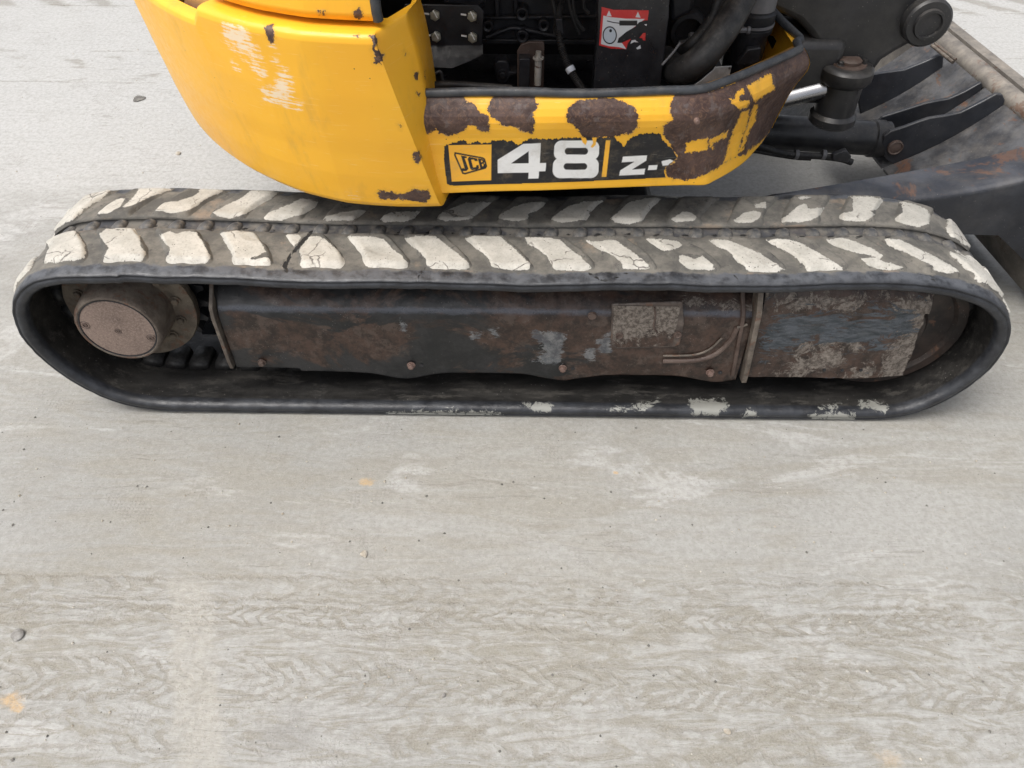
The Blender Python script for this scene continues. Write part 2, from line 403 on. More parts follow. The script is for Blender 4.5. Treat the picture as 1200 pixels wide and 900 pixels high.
def mat_ground():
    n = NT('dusty_concrete')
    xyz = n.sep(n.co)
    X, Y = xyz[0], xyz[1]
    grey = n.mix(n.ramp(n.noise(1.3, 6, .6), .35, .65), (.262, .260, .245), (.325, .322, .302))
    # film of tan dust, drawn out along the driving direction
    t1 = n.noise(2.2, 9, .68, stretch=(.55, 1.5, 1), dist=.6, seed=1)
    t2 = n.noise(7.5, 9, .72, stretch=(.45, 2.1, 1), dist=1.2, seed=2)
    tan = n.ramp(n.math('ADD', n.math('MULTIPLY', t1, .55), n.math('MULTIPLY', t2, .45)), .43, .62)
    fg = n.ramp(n.math('ADD', Y, n.math('MULTIPLY', n.math('SUBTRACT', t1, .5), 2.)), .9, -.3, .25, 1.)  # tan thins with distance, adding to the painted far brightness
    c = n.mix(n.math('MULTIPLY', n.math('MULTIPLY', tan, fg), .8), grey, (.238, .220, .176))
    # swept, whitish film; far ground also painted paler for its glancing sheen
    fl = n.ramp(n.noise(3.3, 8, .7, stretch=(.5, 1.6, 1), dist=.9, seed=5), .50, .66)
    far_sheen = n.ramp(n.math('ADD', Y, n.math('MULTIPLY', n.math('SUBTRACT', t1, .5), 2.)), .1, 1.5, .15, 1.45)
    c = n.mix(n.math('MULTIPLY', n.ramp(n.math('ADD', fl, far_sheen), .45, 1.6), .8), c, (.48, .48, .47))
    # churned dust where tyres have run, in front of the machine
    tz = n.ramp(n.math('ADD', Y, n.math('MULTIPLY', n.math('SUBTRACT', t1, .5), .35)), -.44, -.60)
    ch = n.noise(11, 5, .68, stretch=(.55, 2.4, 1), dist=2.2, seed=41)
    chl = n.math('MULTIPLY', n.ramp(ch, .50, .60), tz)
    chd = n.math('MULTIPLY', n.ramp(ch, .49, .40), tz)
    c = n.mix(n.math('MULTIPLY', chl, .7), c, (.36, .36, .345))
    c = n.mix(n.math('MULTIPLY', chd, .75), c, (.205, .188, .145))
    # tyre-print lanes: soft chevrons smeared in the dust
    H = None
    warp = n.math('MULTIPLY', n.math('SUBTRACT', n.noise(8, 5, .75, dist=1.2), .5), .065)
    warpx = n.math('MULTIPLY', n.math('SUBTRACT', n.noise(7, 4, .75, seed=7), .5), .13)
    lanes = [(-.545, .036, 105, 1.4), (-.615, .026, 150, -1.5), (-.685, .034, 118, 1.3), (-.76, .052, 128, 1.7), (-.875, .038, 110, -1.2), (2.3, .22, 26, 1.2), (3.3, .25, 22, -1.)]
    nb = n.noise(6, 4, .65, stretch=(.8, 2, 1), seed=20); nl = n.noise(3, 3, seed=30)
    for i, (y0, hw, k, sl) in enumerate(lanes):
        dy = n.math('ADD', n.math('SUBTRACT', Y, y0), warp)
        ad = n.math('ABSOLUTE', dy)
        mask = n.ramp(ad, hw, hw * .75)
        ph = n.math('ADD', n.math('MULTIPLY', n.math('ADD', X, warpx), k), n.math('MULTIPLY', ad, k * sl))
        wv = n.math('SINE', ph)
        wv = n.ramp(wv, -.3, .9)
        brk = n.ramp(n.math('ADD', nb, .10 * math.sin(i * 2.4)), .44, .60)
        wv = n.math('MULTIPLY', n.math('MULTIPLY', wv, mask), brk)
        ln = n.math('MULTIPLY', n.ramp(n.math('ABSOLUTE', n.math('SUBTRACT', ad, hw * .82)), .008, .001), n.ramp(nl, .42, .55))
        wv = n.math('ADD', wv, n.math('MULTIPLY', ln, .9))
        H = wv if H is None else n.math('MAXIMUM', H, wv)
    c = n.mix(n.math('MULTIPLY', H, .62), c, (.185, .165, .128))
    # long dragged lines
    dl = n.ramp(n.noise(6, 5, .7, stretch=(.4, 3.2, 1), dist=2.6, seed=9), .57, .66)
    dlm = n.ramp(n.noise(2.2, 4, seed=12), .42, .58)
    dl = n.math('MULTIPLY', dl, dlm)
    c = n.mix(n.math('MULTIPLY', dl, .38), c, (.18, .16, .13))
    # vein-like trickle marks
    vn = n.n('ShaderNodeTexVoronoi', feature='DISTANCE_TO_EDGE')
    mp = n.n('ShaderNodeMapping'); mp.inputs['Scale'].default_value = (.55, 1.7, 1)
    wx = n.n('ShaderNodeMix', data_type='VECTOR'); wx.inputs[0].default_value = .09
    nn = n.n('ShaderNodeTexNoise'); n.link(n.co, nn.inputs['Vector']); nn.inputs['Scale'].default_value = 9; nn.inputs['Detail'].default_value = 6
    n.link(n.co, wx.inputs[4]); n.link(nn.outputs['Color'], wx.inputs[5]); n.link(wx.outputs[1], mp.inputs[0])
    n.link(mp.outputs[0], vn.inputs['Vector']); vn.inputs['Scale'].default_value = 14
    vein = n.math('MULTIPLY', n.ramp(vn.outputs[0], .05, .012), n.ramp(n.noise(2.6, 5, .6, seed=14), .50, .60))
    c = n.mix(n.math('MULTIPLY', vein, .16), c, (.19, .17, .14))
    # boot-sole dimples
    dm = n.ramp(n.voro(95, rnd=.25), .30, .46)
    dmm = n.math('MULTIPLY', n.ramp(n.noise(5.2, 4, .6, seed=17), .56, .64), n.ramp(n.noise(20, 4, .7, seed=27), .4, .6))
    dimp = n.math('MULTIPLY', dm, dmm)
    c = n.mix(n.math('MULTIPLY', dimp, .28), c, (.19, .17, .145))
    # scrubbed strip running towards the camera
    sx = n.math('ABSOLUTE', n.math('ADD', n.math('ADD', X, warp), n.math('MULTIPLY_ADD', Y, .36, .905)))
    strip = n.math('MULTIPLY', n.ramp(sx, .062, .035), n.ramp(Y, -.50, -.55))
    strip = n.math('MULTIPLY', strip, n.ramp(n.noise(10, 5, .6, stretch=(3, .4, 1), seed=19), .25, .7, .4, 1.))
    c = n.mix(n.math('MULTIPLY', strip, .85), c, (.355, .34, .30))
    # ochre spots
    n60 = n.noise(60, 5, .75); n26 = n.noise(26, 5, .75)
    for (px, py, r) in ((430, 565, .026), (12, 821, .032), (722, 554, .010), (1042, 890, .035), (20, 830, .02)):
        q = onZ(px, py, 0)
        dx = n.math('SUBTRACT', X, float(q[0])); dy = n.math('SUBTRACT', Y, float(q[1]))
        d = n.math('SQRT', n.math('ADD', n.math('MULTIPLY', dx, dx), n.math('MULTIPLY', n.math('MULTIPLY', dy, dy), 2.2)))
        d = n.math('ADD', d, n.math('MULTIPLY', n.math('SUBTRACT', n60, .5), r * 1.7))
        c = n.mix(n.ramp(d, r, r * .25, 0, .8 if py < 880 else .3), c, (.48, .31, .13))
    # dark damp blotch
    for (px, py, rx, a) in ((335, 868, .10, .6), (345, 835, .06, .45), (880, 570, .05, .22), (70, 545, .06, .25), (760, 575, .03, .2)):
        q = onZ(px, py, 0)
        dx = n.math('SUBTRACT', X, float(q[0])); dy = n.math('MULTIPLY', n.math('SUBTRACT', Y, float(q[1])), 1.8)
        d = n.math('SQRT', n.math('ADD', n.math('MULTIPLY', dx, dx), n.math('MULTIPLY', dy, dy)))
        d = n.math('ADD', d, n.math('MULTIPLY', n.math('SUBTRACT', n26, .5), rx * 1.6))
        c = n.mix(n.ramp(d, rx, rx * .2, 0, a), c, (.20, .195, .185))
    # grains
    gr = n.noise(240, 5, .85)
    c = n.mix(n.ramp(gr, .38, .62, 0, .75), c, n.mix(.42, c, (.52, .51, .48)))
    c = n.mix(n.ramp(n60, .42, .62, 0, .32), c, (.19, .18, .155))
    g2 = n.ramp(n.noise(150, 5, .85, seed=3), .55, .66)
    c = n.mix(n.math('MULTIPLY', g2, .55), c, (.13, .12, .10))
    sp = n.math('MULTIPLY', n.ramp(n.voro(26), .055, .035), n.ramp(n.noise(3, 3, seed=21), .50, .56))
    c = n.mix(n.math('MULTIPLY', sp, .85), c, (.07, .06, .05))
    h = n.math('ADD', n.math('MULTIPLY', gr, .6), n.math('MULTIPLY', tan, .35))
    h = n.math('ADD', h, n.math('MULTIPLY', n.noise(26, 8, .72, stretch=(.5, 1.5, 1), dist=.8), .9))
    h = n.math('SUBTRACT', h, n.math('MULTIPLY', H, .75))
    h = n.math('SUBTRACT', h, n.math('MULTIPLY', dl, .55))
    h = n.math('ADD', h, n.math('MULTIPLY', n.math('MULTIPLY', ch, tz), 1.6))
    h = n.math('SUBTRACT', h, n.math('MULTIPLY', vein, .12))
    h = n.math('SUBTRACT', h, n.math('MULTIPLY', dimp, .5))
    return n.out(c, n.ramp(t2, .35, .65, .55, .75), 0, n.bump(h, .42, .0035), .5)
MAT['ground'] = mat_ground()
MAT['pebble'] = mat_dark('pebble_stone', (.33, .29, .23), (.50, .47, .41), (.7, .9), 40)
MAT['pebble_grey'] = mat_dark('pebble_grey', (.20, .19, .175), (.34, .33, .31), (.7, .9), 40)
MAT['dirt_pat'] = mat_dark('dark_dirt', (.10, .095, .085), (.20, .19, .17), (.7, .9), 40)

# ------------------------------------------------------------------ object helpers
def link(name, me, mat, parent=None):
    o = bpy.data.objects.new(name, me)
    COL.objects.link(o)
    if mat is not None:
        for m in (mat if isinstance(mat, (list, tuple)) else [mat]): me.materials.append(m)
    if parent: o.parent = parent
    return o
def from_bm(name, bm, mat, parent=None, smooth=35, bevel=0):
    bmesh.ops.recalc_face_normals(bm, faces=bm.faces)
    me = bpy.data.meshes.new(name)
    bm.to_mesh(me); bm.free()
    o = link(name, me, mat, parent)
    if smooth:
        me.polygons.foreach_set('use_smooth', [True] * len(me.polygons))
        me.set_sharp_from_angle(angle=R_(smooth))
    if bevel:
        b = o.modifiers.new('bevel', 'BEVEL'); b.width = bevel; b.segments = 2; b.limit_method = 'ANGLE'; b.angle_limit = R_(35)
    return o
def grid_mesh(name, V, mat, parent=None, attrs=None, closed_u=False, keep=None, flip=False):
    """V: (nu, nv, 3) array of points"""
    nu, nv = V.shape[:2]
    idx = np.arange(nu * nv).reshape(nu, nv)
    if closed_u: idx = np.vstack([idx, idx[:1]])
    a, b, c, d = idx[:-1, :-1], idx[1:, :-1], idx[1:, 1:], idx[:-1, 1:]
    Fc = np.stack([a, b, c, d] if not flip else [a, d, c, b], -1).reshape(-1, 4)
    if keep is not None:
        k = keep.reshape(-1)
        Fc = Fc[k[Fc].all(1)]
    me = bpy.data.meshes.new(name)
    me.vertices.add(nu * nv)
    me.vertices.foreach_set('co', V.reshape(-1).astype(np.float32))
    me.loops.add(len(Fc) * 4)
    me.loops.foreach_set('vertex_index', Fc.reshape(-1).astype(np.int32))
    me.polygons.add(len(Fc))
    me.polygons.foreach_set('loop_start', (np.arange(len(Fc)) * 4).astype(np.int32))
    me.polygons.foreach_set('use_smooth', np.ones(len(Fc), bool))
    me.update(calc_edges=True)
    for k_, v_ in (attrs or {}).items():
        v_ = np.asarray(v_, np.float32)
        if v_.ndim > 1 and v_.shape[-1] == 3:
            at = me.attributes.new(k_, 'FLOAT_COLOR', 'POINT')
            at.data.foreach_set('color', np.concatenate([v_.reshape(-1, 3), np.ones((nu * nv, 1), np.float32)], 1).reshape(-1))
        else:
            at = me.attributes.new(k_, 'FLOAT', 'POINT')
            at.data.foreach_set('value', v_.reshape(-1))
    return link(name, me, mat, parent)
def bm_prism(bm, pts, off):
    """pts: list of 3D points of one face; off: 3D offset of the opposite face"""
    off = Vector(off)
    a = [bm.verts.new(Vector(p)) for p in pts]
    b = [bm.verts.new(Vector(p) + off) for p in pts]
    n = len(a)
    bm.faces.new(a); bm.faces.new(b[::-1])
    for i in range(n):
        bm.faces.new((a[i], b[i], b[(i + 1) % n], a[(i + 1) % n]))
def plate(name, pix, Y, t, mat, parent, bevel=.002, smooth=35):
    """a plate whose front face lies in the plane Y and has thickness t"""
    bm = bmesh.new()
    bm_prism(bm, [onY(x, y, Y) for x, y in pix], (0, t, 0))
    return from_bm(name, bm, mat, parent, smooth, bevel)
def bm_cyl(bm, p0, p1, r0, r1=None, seg=32, caps=True):
    p0, p1 = Vector(p0), Vector(p1)
    r1 = r0 if r1 is None else r1
    d = (p1 - p0).normalized()
    u = d.orthogonal().normalized(); v = d.cross(u)
    A = [bm.verts.new(p0 + (u * cos(2 * pi * i / seg) + v * sin(2 * pi * i / seg)) * r0) for i in range(seg)]
    B = [bm.verts.new(p1 + (u * cos(2 * pi * i / seg) + v * sin(2 * pi * i / seg)) * r1) for i in range(seg)]
    for i in range(seg): bm.faces.new((A[i], A[(i + 1) % seg], B[(i + 1) % seg], B[i]))
    if caps: bm.faces.new(A[::-1]); bm.faces.new(B)
def bm_lathe(bm, origin, axis, prof, seg=48, closed=False):
    """prof: (distance along axis, radius)"""
    o, d = Vector(origin), Vector(axis).normalized()
    u = d.orthogonal().normalized(); v = d.cross(u)
    rings = []
    for (h, r) in prof:
        if r < 1e-6: rings.append([bm.verts.new(o + d * h)])
        else: rings.append([bm.verts.new(o + d * h + (u * cos(2 * pi * i / seg) + v * sin(2 * pi * i / seg)) * r) for i in range(seg)])
    for A, B in zip(rings[:-1], rings[1:]):
        for i in range(seg):
            j = (i + 1) % seg
            if len(A) == 1 and len(B) == 1: continue
            if len(A) == 1: bm.faces.new((A[0], B[j], B[i]))
            elif len(B) == 1: bm.faces.new((A[i], A[j], B[0]))
            else: bm.faces.new((A[i], A[j], B[j], B[i]))
def bm_box(bm, lo, hi):
    x0, y0, z0 = lo; x1, y1, z1 = hi
    bm_prism(bm, [(x0, y0, z0), (x1, y0, z0), (x1, y0, z1), (x0, y0, z1)], (0, y1 - y0, 0))
def catmull(pts, n=8, closed=False):
    pts = [Vector(p) for p in pts]
    out = []
    m = len(pts)
    rng = range(m if closed else m - 1)
    for i in rng:
        p0 = pts[(i - 1) % m] if closed or i > 0 else pts[0] * 2 - pts[1]
        p1, p2 = pts[i], pts[(i + 1) % m]
        p3 = pts[(i + 2) % m] if closed or i + 2 < m else pts[-1] * 2 - pts[-2]
        for k in range(n):
            t = k / n
            out.append(.5 * ((2 * p1) + (-p0 + p2) * t + (2 * p0 - 5 * p1 + 4 * p2 - p3) * t * t + (-p0 + 3 * p1 - 3 * p2 + p3) * t ** 3))
    if not closed: out.append(pts[-1])
    return out
def bm_tube(bm, path, r, seg=14, flat=1., caps=True, rfun=None):
    path = [Vector(p) for p in path]
    rings = []
    t0 = (path[1] - path[0]).normalized()
    u = t0.orthogonal().normalized()
    for i, p in enumerate(path):
        t = ((path[min(i + 1, len(path) - 1)] - path[max(i - 1, 0)])).normalized()
        u = (u - t * u.dot(t)).normalized(); v = t.cross(u)
        rr = r * (rfun(i) if rfun else 1)
        rings.append([bm.verts.new(p + (u * cos(2 * pi * k / seg) + v * sin(2 * pi * k / seg) * flat) * rr) for k in range(seg)])
    for A, B in zip(rings[:-1], rings[1:]):
        for k in range(seg): bm.faces.new((A[k], A[(k + 1) % seg], B[(k + 1) % seg], B[k]))
    if caps: bm.faces.new(rings[0][::-1]); bm.faces.new(rings[-1])
def tube(name, path, r, mat, parent, **kw):
    bm = bmesh.new(); bm_tube(bm, path, r, **kw); return from_bm(name, bm, mat, parent, 50)
def bolt(name, p, axis, r, h, mat, parent, washer=True, rot=0.):
    bm = bmesh.new()
    p, d = Vector(p), Vector(axis).normalized()
    if washer: bm_cyl(bm, p, p + d * h * .25, r * 1.35, seg=18)
    u = d.orthogonal().normalized(); v = d.cross(u)
    pts = [p + d * (h * .2) + (u * cos(rot + pi / 3 * i) + v * sin(rot + pi / 3 * i)) * r for i in range(6)]
    bm_prism(bm, pts, d * h * .8)
    bm_cyl(bm, p + d * h, p + d * (h * 1.12), r * .8, r * .7, seg=16)
    return from_bm(name, bm, mat, parent, 30, .0008)

# ================================================================== the ground
bm = bmesh.new()
S = 60
bmesh.ops.create_grid(bm, x_segments=60, y_segments=60, size=S)
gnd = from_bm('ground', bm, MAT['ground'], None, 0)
gnd['kind'] = 'structure'
gnd['label'] = 'pale grey dusty concrete yard with smeared tyre prints'

# ================================================================== the excavator
EX = bpy.data.objects.new('mini_excavator', None)
COL.objects.link(EX)
EX.empty_display_size = .3
EX['label'] = 'yellow and black mini excavator with worn rubber tracks and a chipped rusty side panel'
EX['category'] = 'mini excavator'

# ---------------------------------------------------------------- track path
XR, ZC = 1.05, .2485
OUTL = [(-.90, .503), (-.775, .499), (-.47, .492), (.035, .489), (.5, .492), (.85, .497), (.98, .497), (1.10, .484), (1.203, .447), (1.268, .392), (1.300, .325), (1.306, .254),
        (1.288, .176), (1.238, .092), (1.165, .030), (1.08, .004), (.95, .0), (.5, 0), (0, 0), (-.5, 0), (-.82, .0), (-.98, .005), (-1.085, .040), (-1.165, .112), (-1.214, .195), (-1.236, .274),
        (-1.231, .347), (-1.204, .411), (-1.150, .462), (-1.06, .493)]
_q = np.array([tuple(v)[:2] for v in catmull([(x, z, 0) for x, z in OUTL], 24, True)])
for _ in range(30): _q = (_q + .5 * (np.roll(_q, 1, 0) + np.roll(_q, -1, 0))) / 2
_q = np.vstack([_q, _q[:1]])
_l = np.r_[0, np.cumsum(np.hypot(*np.diff(_q, axis=0).T))]
PER = float(_l[-1])
_ps = np.linspace(0, PER, 2400, endpoint=False)
_px, _pz = np.interp(_ps, _l, _q[:, 0]), np.interp(_ps, _l, _q[:, 1])
_tx = (np.roll(_px, -6) - np.roll(_px, 6)); _tz = (np.roll(_pz, -6) - np.roll(_pz, 6))
_ln = np.hypot(_tx, _tz); _nx, _nz2 = -_tz / _ln, _tx / _ln
def path(s):
    """arc length along the outer face of the belt: point and outward normal"""
    s = np.mod(np.asarray(s, float), PER)
    f = lambda a: np.interp(s, np.r_[_ps, PER], np.r_[a, a[:1]])
    nx, nn = f(_nx), f(_nz2); L = np.hypot(nx, nn)
    return f(_px), f(_pz), nx / L, nn / L
_top = _pz > .4
def s_of_x(x):
    m = _top & (_px > -.9) & (_px < 1.12) & (_ps < PER * .5)
    return float(np.interp(x, _px[m], _ps[m]))
LT = s_of_x(1.05)
XL = -.90
WT = .39      # belt width
def prof_belt():
    """cross-section (Y, offset along outward normal, zone)"""
    half = [(.208, -.011, 2, 1), (.19, -.010, 2, 1), (.184, -.001, 2, .4), (.165, .000, 2, 0), (.14, 0, 2, 0), (.11, 0, 2, 0), (.08, 0, 2, 0), (.055, 0, 2, 0), (.042, -.0005, 1.75, 0),
            (.030, -.0015, 1.35, 0), (.018, -.0035, 1.2, 0), (.008, -.006, 1.1, 0), (.002, -.009, 1, 0), (.001, -.0115, .9, 0), (.0035, -.0135, .8, 0), (.0035, -.0155, .8, 0), (.0, -.018, .85, 0), (.0, -.026, .85, 0), (.004, -.033, .8, 0), (.011, -.037, .75, 0),
            (.020, -.0385, .65, 0), (.029, -.038, .5, 0), (.037, -.037, .2, 0), (.05, -.037, 0, 0), (.08, -.036, 0, 0), (.11, -.036, 0, 0), (.14, -.036, 0, 0), (.17, -.036, 0, 0), (.208, -.036, 0, 0)]
    other = [(.416 - y if y > .18 else WT - y, n_, z, b) for (y, n_, z, b) in half[::-1]]
    return half + other[1:-1]
def make_belt(parent, Y0, name='rubber_belt', step=.006, detail=True):
    P = np.array(prof_belt())
    # refine the profile
    s = np.arange(0, PER, step)
    x, z, nx, nzv = path(s)
    nu, nv = len(s), len(P)
    V = np.zeros((nu, nv, 3)); zone = np.zeros((nu, nv)); band = np.zeros((nu, nv))
    wob = np.array([nz(q * 3.1, 4.2, 0) * .004 + nz(q * 14, 1.2, 0) * .0012 for q in s])
    for j in range(nv):
        y, off, zo, ba = P[j]
        o = off + (wob * (1.6 if zo < 1.4 and zo > .3 else .6))
        if 0 < y < .05: o = o + np.array([nz(q * 40, y * 60, 3) for q in s]) * .0016
        V[:, j, 0] = x + nx * o; V[:, j, 1] = Y0 + y; V[:, j, 2] = z + nzv * o
        zone[:, j] = zo; band[:, j] = ba
    V[:, :, 1] += (wob * 1.2)[:, None]
    V[:, :, 2] = np.maximum(V[:, :, 2], .0015)
    V = np.concatenate([V, V[:, :1]], 1); zone = np.concatenate([zone, zone[:, :1]], 1); band = np.concatenate([band, band[:, :1]], 1)
    flat = V.reshape(-1, 3)
    crack = np.full(len(flat), -12.); smear = np.full(len(flat), -12.)
    if detail:
        px = project(flat)
        up = (flat[:, 2] > .4) & (zone.reshape(-1) > .9)
        for ln, w in CRACKS: crack = np.where(up, np.maximum(crack, line_sdf(px, ln, w)), crack)
        low = (flat[:, 2] < .12) & (flat[:, 1] < .06)
        smear = np.where(low, polys_sdf(px, SMEARS), -12)
    return grid_mesh(name, V, MAT['belt'], parent, {'zone': zone, 'band': band, 'crack': crack, 'smear': smear}, closed_u=True, flip=True)

CRACKS = [([(365, 272), (358, 280), (352, 286), (340, 300), (333, 312), (336, 318)], 2.6),
          ([(500, 312), (492, 322), (488, 330)], 1.3), ([(690, 320), (705, 329), (720, 326), (735, 320)], 1.5), ([(115, 262), (100, 268)], 1.2),
          ([(860, 322), (865, 328)], 1.2), ([(145, 270), (95, 262)], 1.0), ([(300, 306), (290, 305)], 1.2), ([(78, 300), (95, 292)], 1.6), ([(1068, 318), (1100, 330)], 1.2)]
_hx = [(112, 265), (148, 263), (181, 264), (217, 265.5), (248, 269), (287, 268), (320, 271), (466, 273.5), (500, 273), (533, 272), (567, 273), (600, 273), (633, 274), (668, 274), (700, 275)] + [(735 + 34 * i, 275 + i * .25) for i in range(10)]
CRACKS += [([(x - 3, y + 1), (x + 3, y - .5)], 1.9) for x, y in _hx]
SMEARS = [[(808, 470), (850, 468), (855, 476), (840, 487), (812, 485)], [(870, 487), (880, 481), (890, 488)], [(612, 472), (645, 474), (646, 482), (618, 479)],
          [(960, 476), (985, 472), (975, 482)], [(1005, 468), (1040, 474), (1035, 482), (1010, 478)], [(500, 483), (535, 480), (530, 486)], [(455, 484), (580, 482), (590, 487), (470, 488)],
          [(950, 485), (1000, 484), (1000, 492), (952, 492)], [(540, 452), (552, 454), (548, 460)], [(715, 480), (770, 470), (760, 480)]]

track = bpy.data.objects.new('rubber_track', None); COL.objects.link(track); track.parent = EX
track['label'] = 'near rubber track with pale worn lugs and grey dust in its grooves'
belt = make_belt(track, 0)

NL = 38
PITCH = PER / NL
S0 = .035 - XL
def Zq(pts, ox): return zoomed(pts, ox, 200, 3.0)
WORN = [Zq(q, 0) for q in (
    [(150, 333), (170, 285), (190, 262), (235, 232), (265, 222), (285, 245), (275, 268), (268, 275), (225, 298), (262, 292), (290, 283), (298, 300), (275, 320), (220, 328)],
    [(345, 225), (375, 205), (420, 198), (470, 200), (492, 225), (495, 265), (515, 290), (500, 320), (440, 335), (360, 328), (365, 300), (382, 270), (362, 245)],
    [(560, 225), (600, 212), (625, 222), (650, 212), (690, 215), (712, 250), (728, 280), (742, 305), (728, 325), (690, 340), (600, 335), (580, 318), (592, 295), (600, 270), (575, 250)],
    [(760, 235), (780, 214), (860, 212), (895, 215), (915, 245), (935, 285), (880, 308), (868, 318), (940, 305), (952, 315), (950, 348), (880, 350), (810, 342), (808, 325), (818, 300), (805, 275), (780, 255)],
    [(975, 235), (995, 220), (1040, 222), (1060, 230), (1048, 255), (1012, 280), (990, 262), (972, 250)],
    [(1080, 235), (1120, 228), (1150, 245), (1190, 280), (1215, 318), (1205, 345), (1100, 350), (1055, 345), (1060, 310), (1052, 275), (1072, 250)],
    [(320, 150), (380, 115), (425, 95), (440, 100), (420, 130), (380, 150)], [(430, 128), (470, 92), (490, 62), (540, 50), (600, 50), (605, 68), (560, 82), (510, 100), (470, 120)],
    [(530, 138), (560, 115), (620, 108), (680, 90), (700, 75), (690, 62), (740, 62), (790, 68), (770, 82), (730, 95), (700, 118), (660, 140), (600, 148), (560, 142)],
    [(740, 150), (790, 125), (840, 100), (880, 70), (940, 68), (985, 72), (960, 95), (920, 120), (870, 150), (810, 168), (770, 160)],
    [(912, 165), (960, 140), (1010, 120), (1060, 98), (1120, 110), (1110, 130), (1060, 155), (980, 175), (930, 172)])]
WORN += [Zq(q, 400) for q in (
    [(10, 235), (60, 230), (125, 232), (150, 240), (175, 270), (215, 300), (235, 325), (232, 352), (180, 362), (100, 355), (75, 345), (72, 310), (55, 285), (25, 258)],
    [(218, 240), (260, 230), (330, 230), (350, 245), (385, 275), (420, 300), (450, 325), (450, 345), (400, 352), (330, 350), (300, 335), (298, 310), (270, 280), (235, 260)],
    [(430, 240), (470, 228), (560, 232), (590, 260), (625, 290), (645, 310), (665, 325), (662, 350), (600, 348), (530, 340), (520, 315), (500, 290), (460, 265)],
    [(645, 235), (700, 234), (765, 240), (800, 270), (840, 300), (865, 325), (880, 345), (850, 353), (750, 350), (735, 325), (720, 295), (690, 275), (655, 258)],
    [(850, 242), (900, 250), (960, 242), (1010, 275), (1045, 300), (1085, 335), (1080, 345), (990, 346), (985, 325), (960, 300), (910, 280), (880, 262)],
    [(1065, 240), (1120, 238), (1190, 250), (1200, 262), (1170, 275), (1130, 280), (1080, 262)],
    [(-70, 165), (0, 148), (60, 138), (105, 138), (60, 165), (30, 175), (-50, 178)], [(130, 165), (180, 145), (290, 142), (260, 168), (210, 180), (150, 180)],
    [(330, 165), (370, 140), (430, 115), (500, 108), (530, 115), (490, 145), (450, 172), (370, 178)], [(540, 165), (590, 135), (640, 115), (700, 108), (740, 118), (700, 140), (660, 150), (655, 172), (600, 178)],
    [(730, 170), (760, 150), (800, 125), (850, 108), (920, 105), (930, 118), (880, 150), (870, 170), (800, 182), (760, 180)], [(945, 170), (980, 140), (1010, 110), (1080, 95), (1130, 98), (1120, 125), (1080, 150), (1055, 180), (1000, 188), (960, 182)])]
WORN += [Zq(q, 800) for q in (
    [(-15, 298), (0, 295), (40, 310), (70, 300), (120, 340), (100, 350), (20, 348), (-10, 320)],
    [(78, 242), (150, 243), (200, 260), (235, 275), (270, 290), (320, 320), (360, 350), (330, 360), (230, 355), (220, 335), (190, 320), (170, 290), (120, 265)],
    [(290, 242), (370, 240), (420, 258), (470, 285), (530, 320), (568, 345), (560, 355), (440, 357), (425, 330), (390, 300), (350, 275), (310, 258)],
    [(500, 240), (560, 236), (610, 250), (680, 280), (705, 300), (690, 315), (720, 322), (775, 340), (760, 350), (700, 350), (650, 330), (625, 308), (680, 305), (600, 285), (520, 262)],
    [(710, 240), (760, 240), (830, 275), (895, 305), (940, 330), (980, 355), (930, 362), (880, 348), (880, 335), (830, 310), (780, 285), (720, 262)],
    [(915, 265), (960, 285), (1000, 310), (1050, 355), (1100, 410), (1110, 420), (1050, 385), (1000, 340), (940, 305)],
    [(-40, 170), (0, 142), (30, 145), (48, 160), (40, 178), (-20, 182)], [(180, 175), (215, 150), (250, 140), (278, 148), (270, 165), (240, 182), (190, 182)], [(250, 118), (290, 112), (292, 130), (255, 132)],
    [(345, 172), (370, 155), (410, 120), (435, 118), (440, 135), (500, 128), (495, 150), (460, 170), (420, 182), (350, 182)], [(390, 92), (430, 88), (455, 94), (420, 102)],
    [(540, 170), (560, 150), (600, 142), (595, 120), (600, 100), (585, 90), (650, 90), (700, 100), (712, 120), (690, 135), (660, 140), (675, 155), (650, 175), (600, 178)],
    [(742, 172), (775, 145), (770, 120), (758, 108), (800, 112), (850, 130), (875, 160), (878, 185), (830, 198), (780, 190)])]
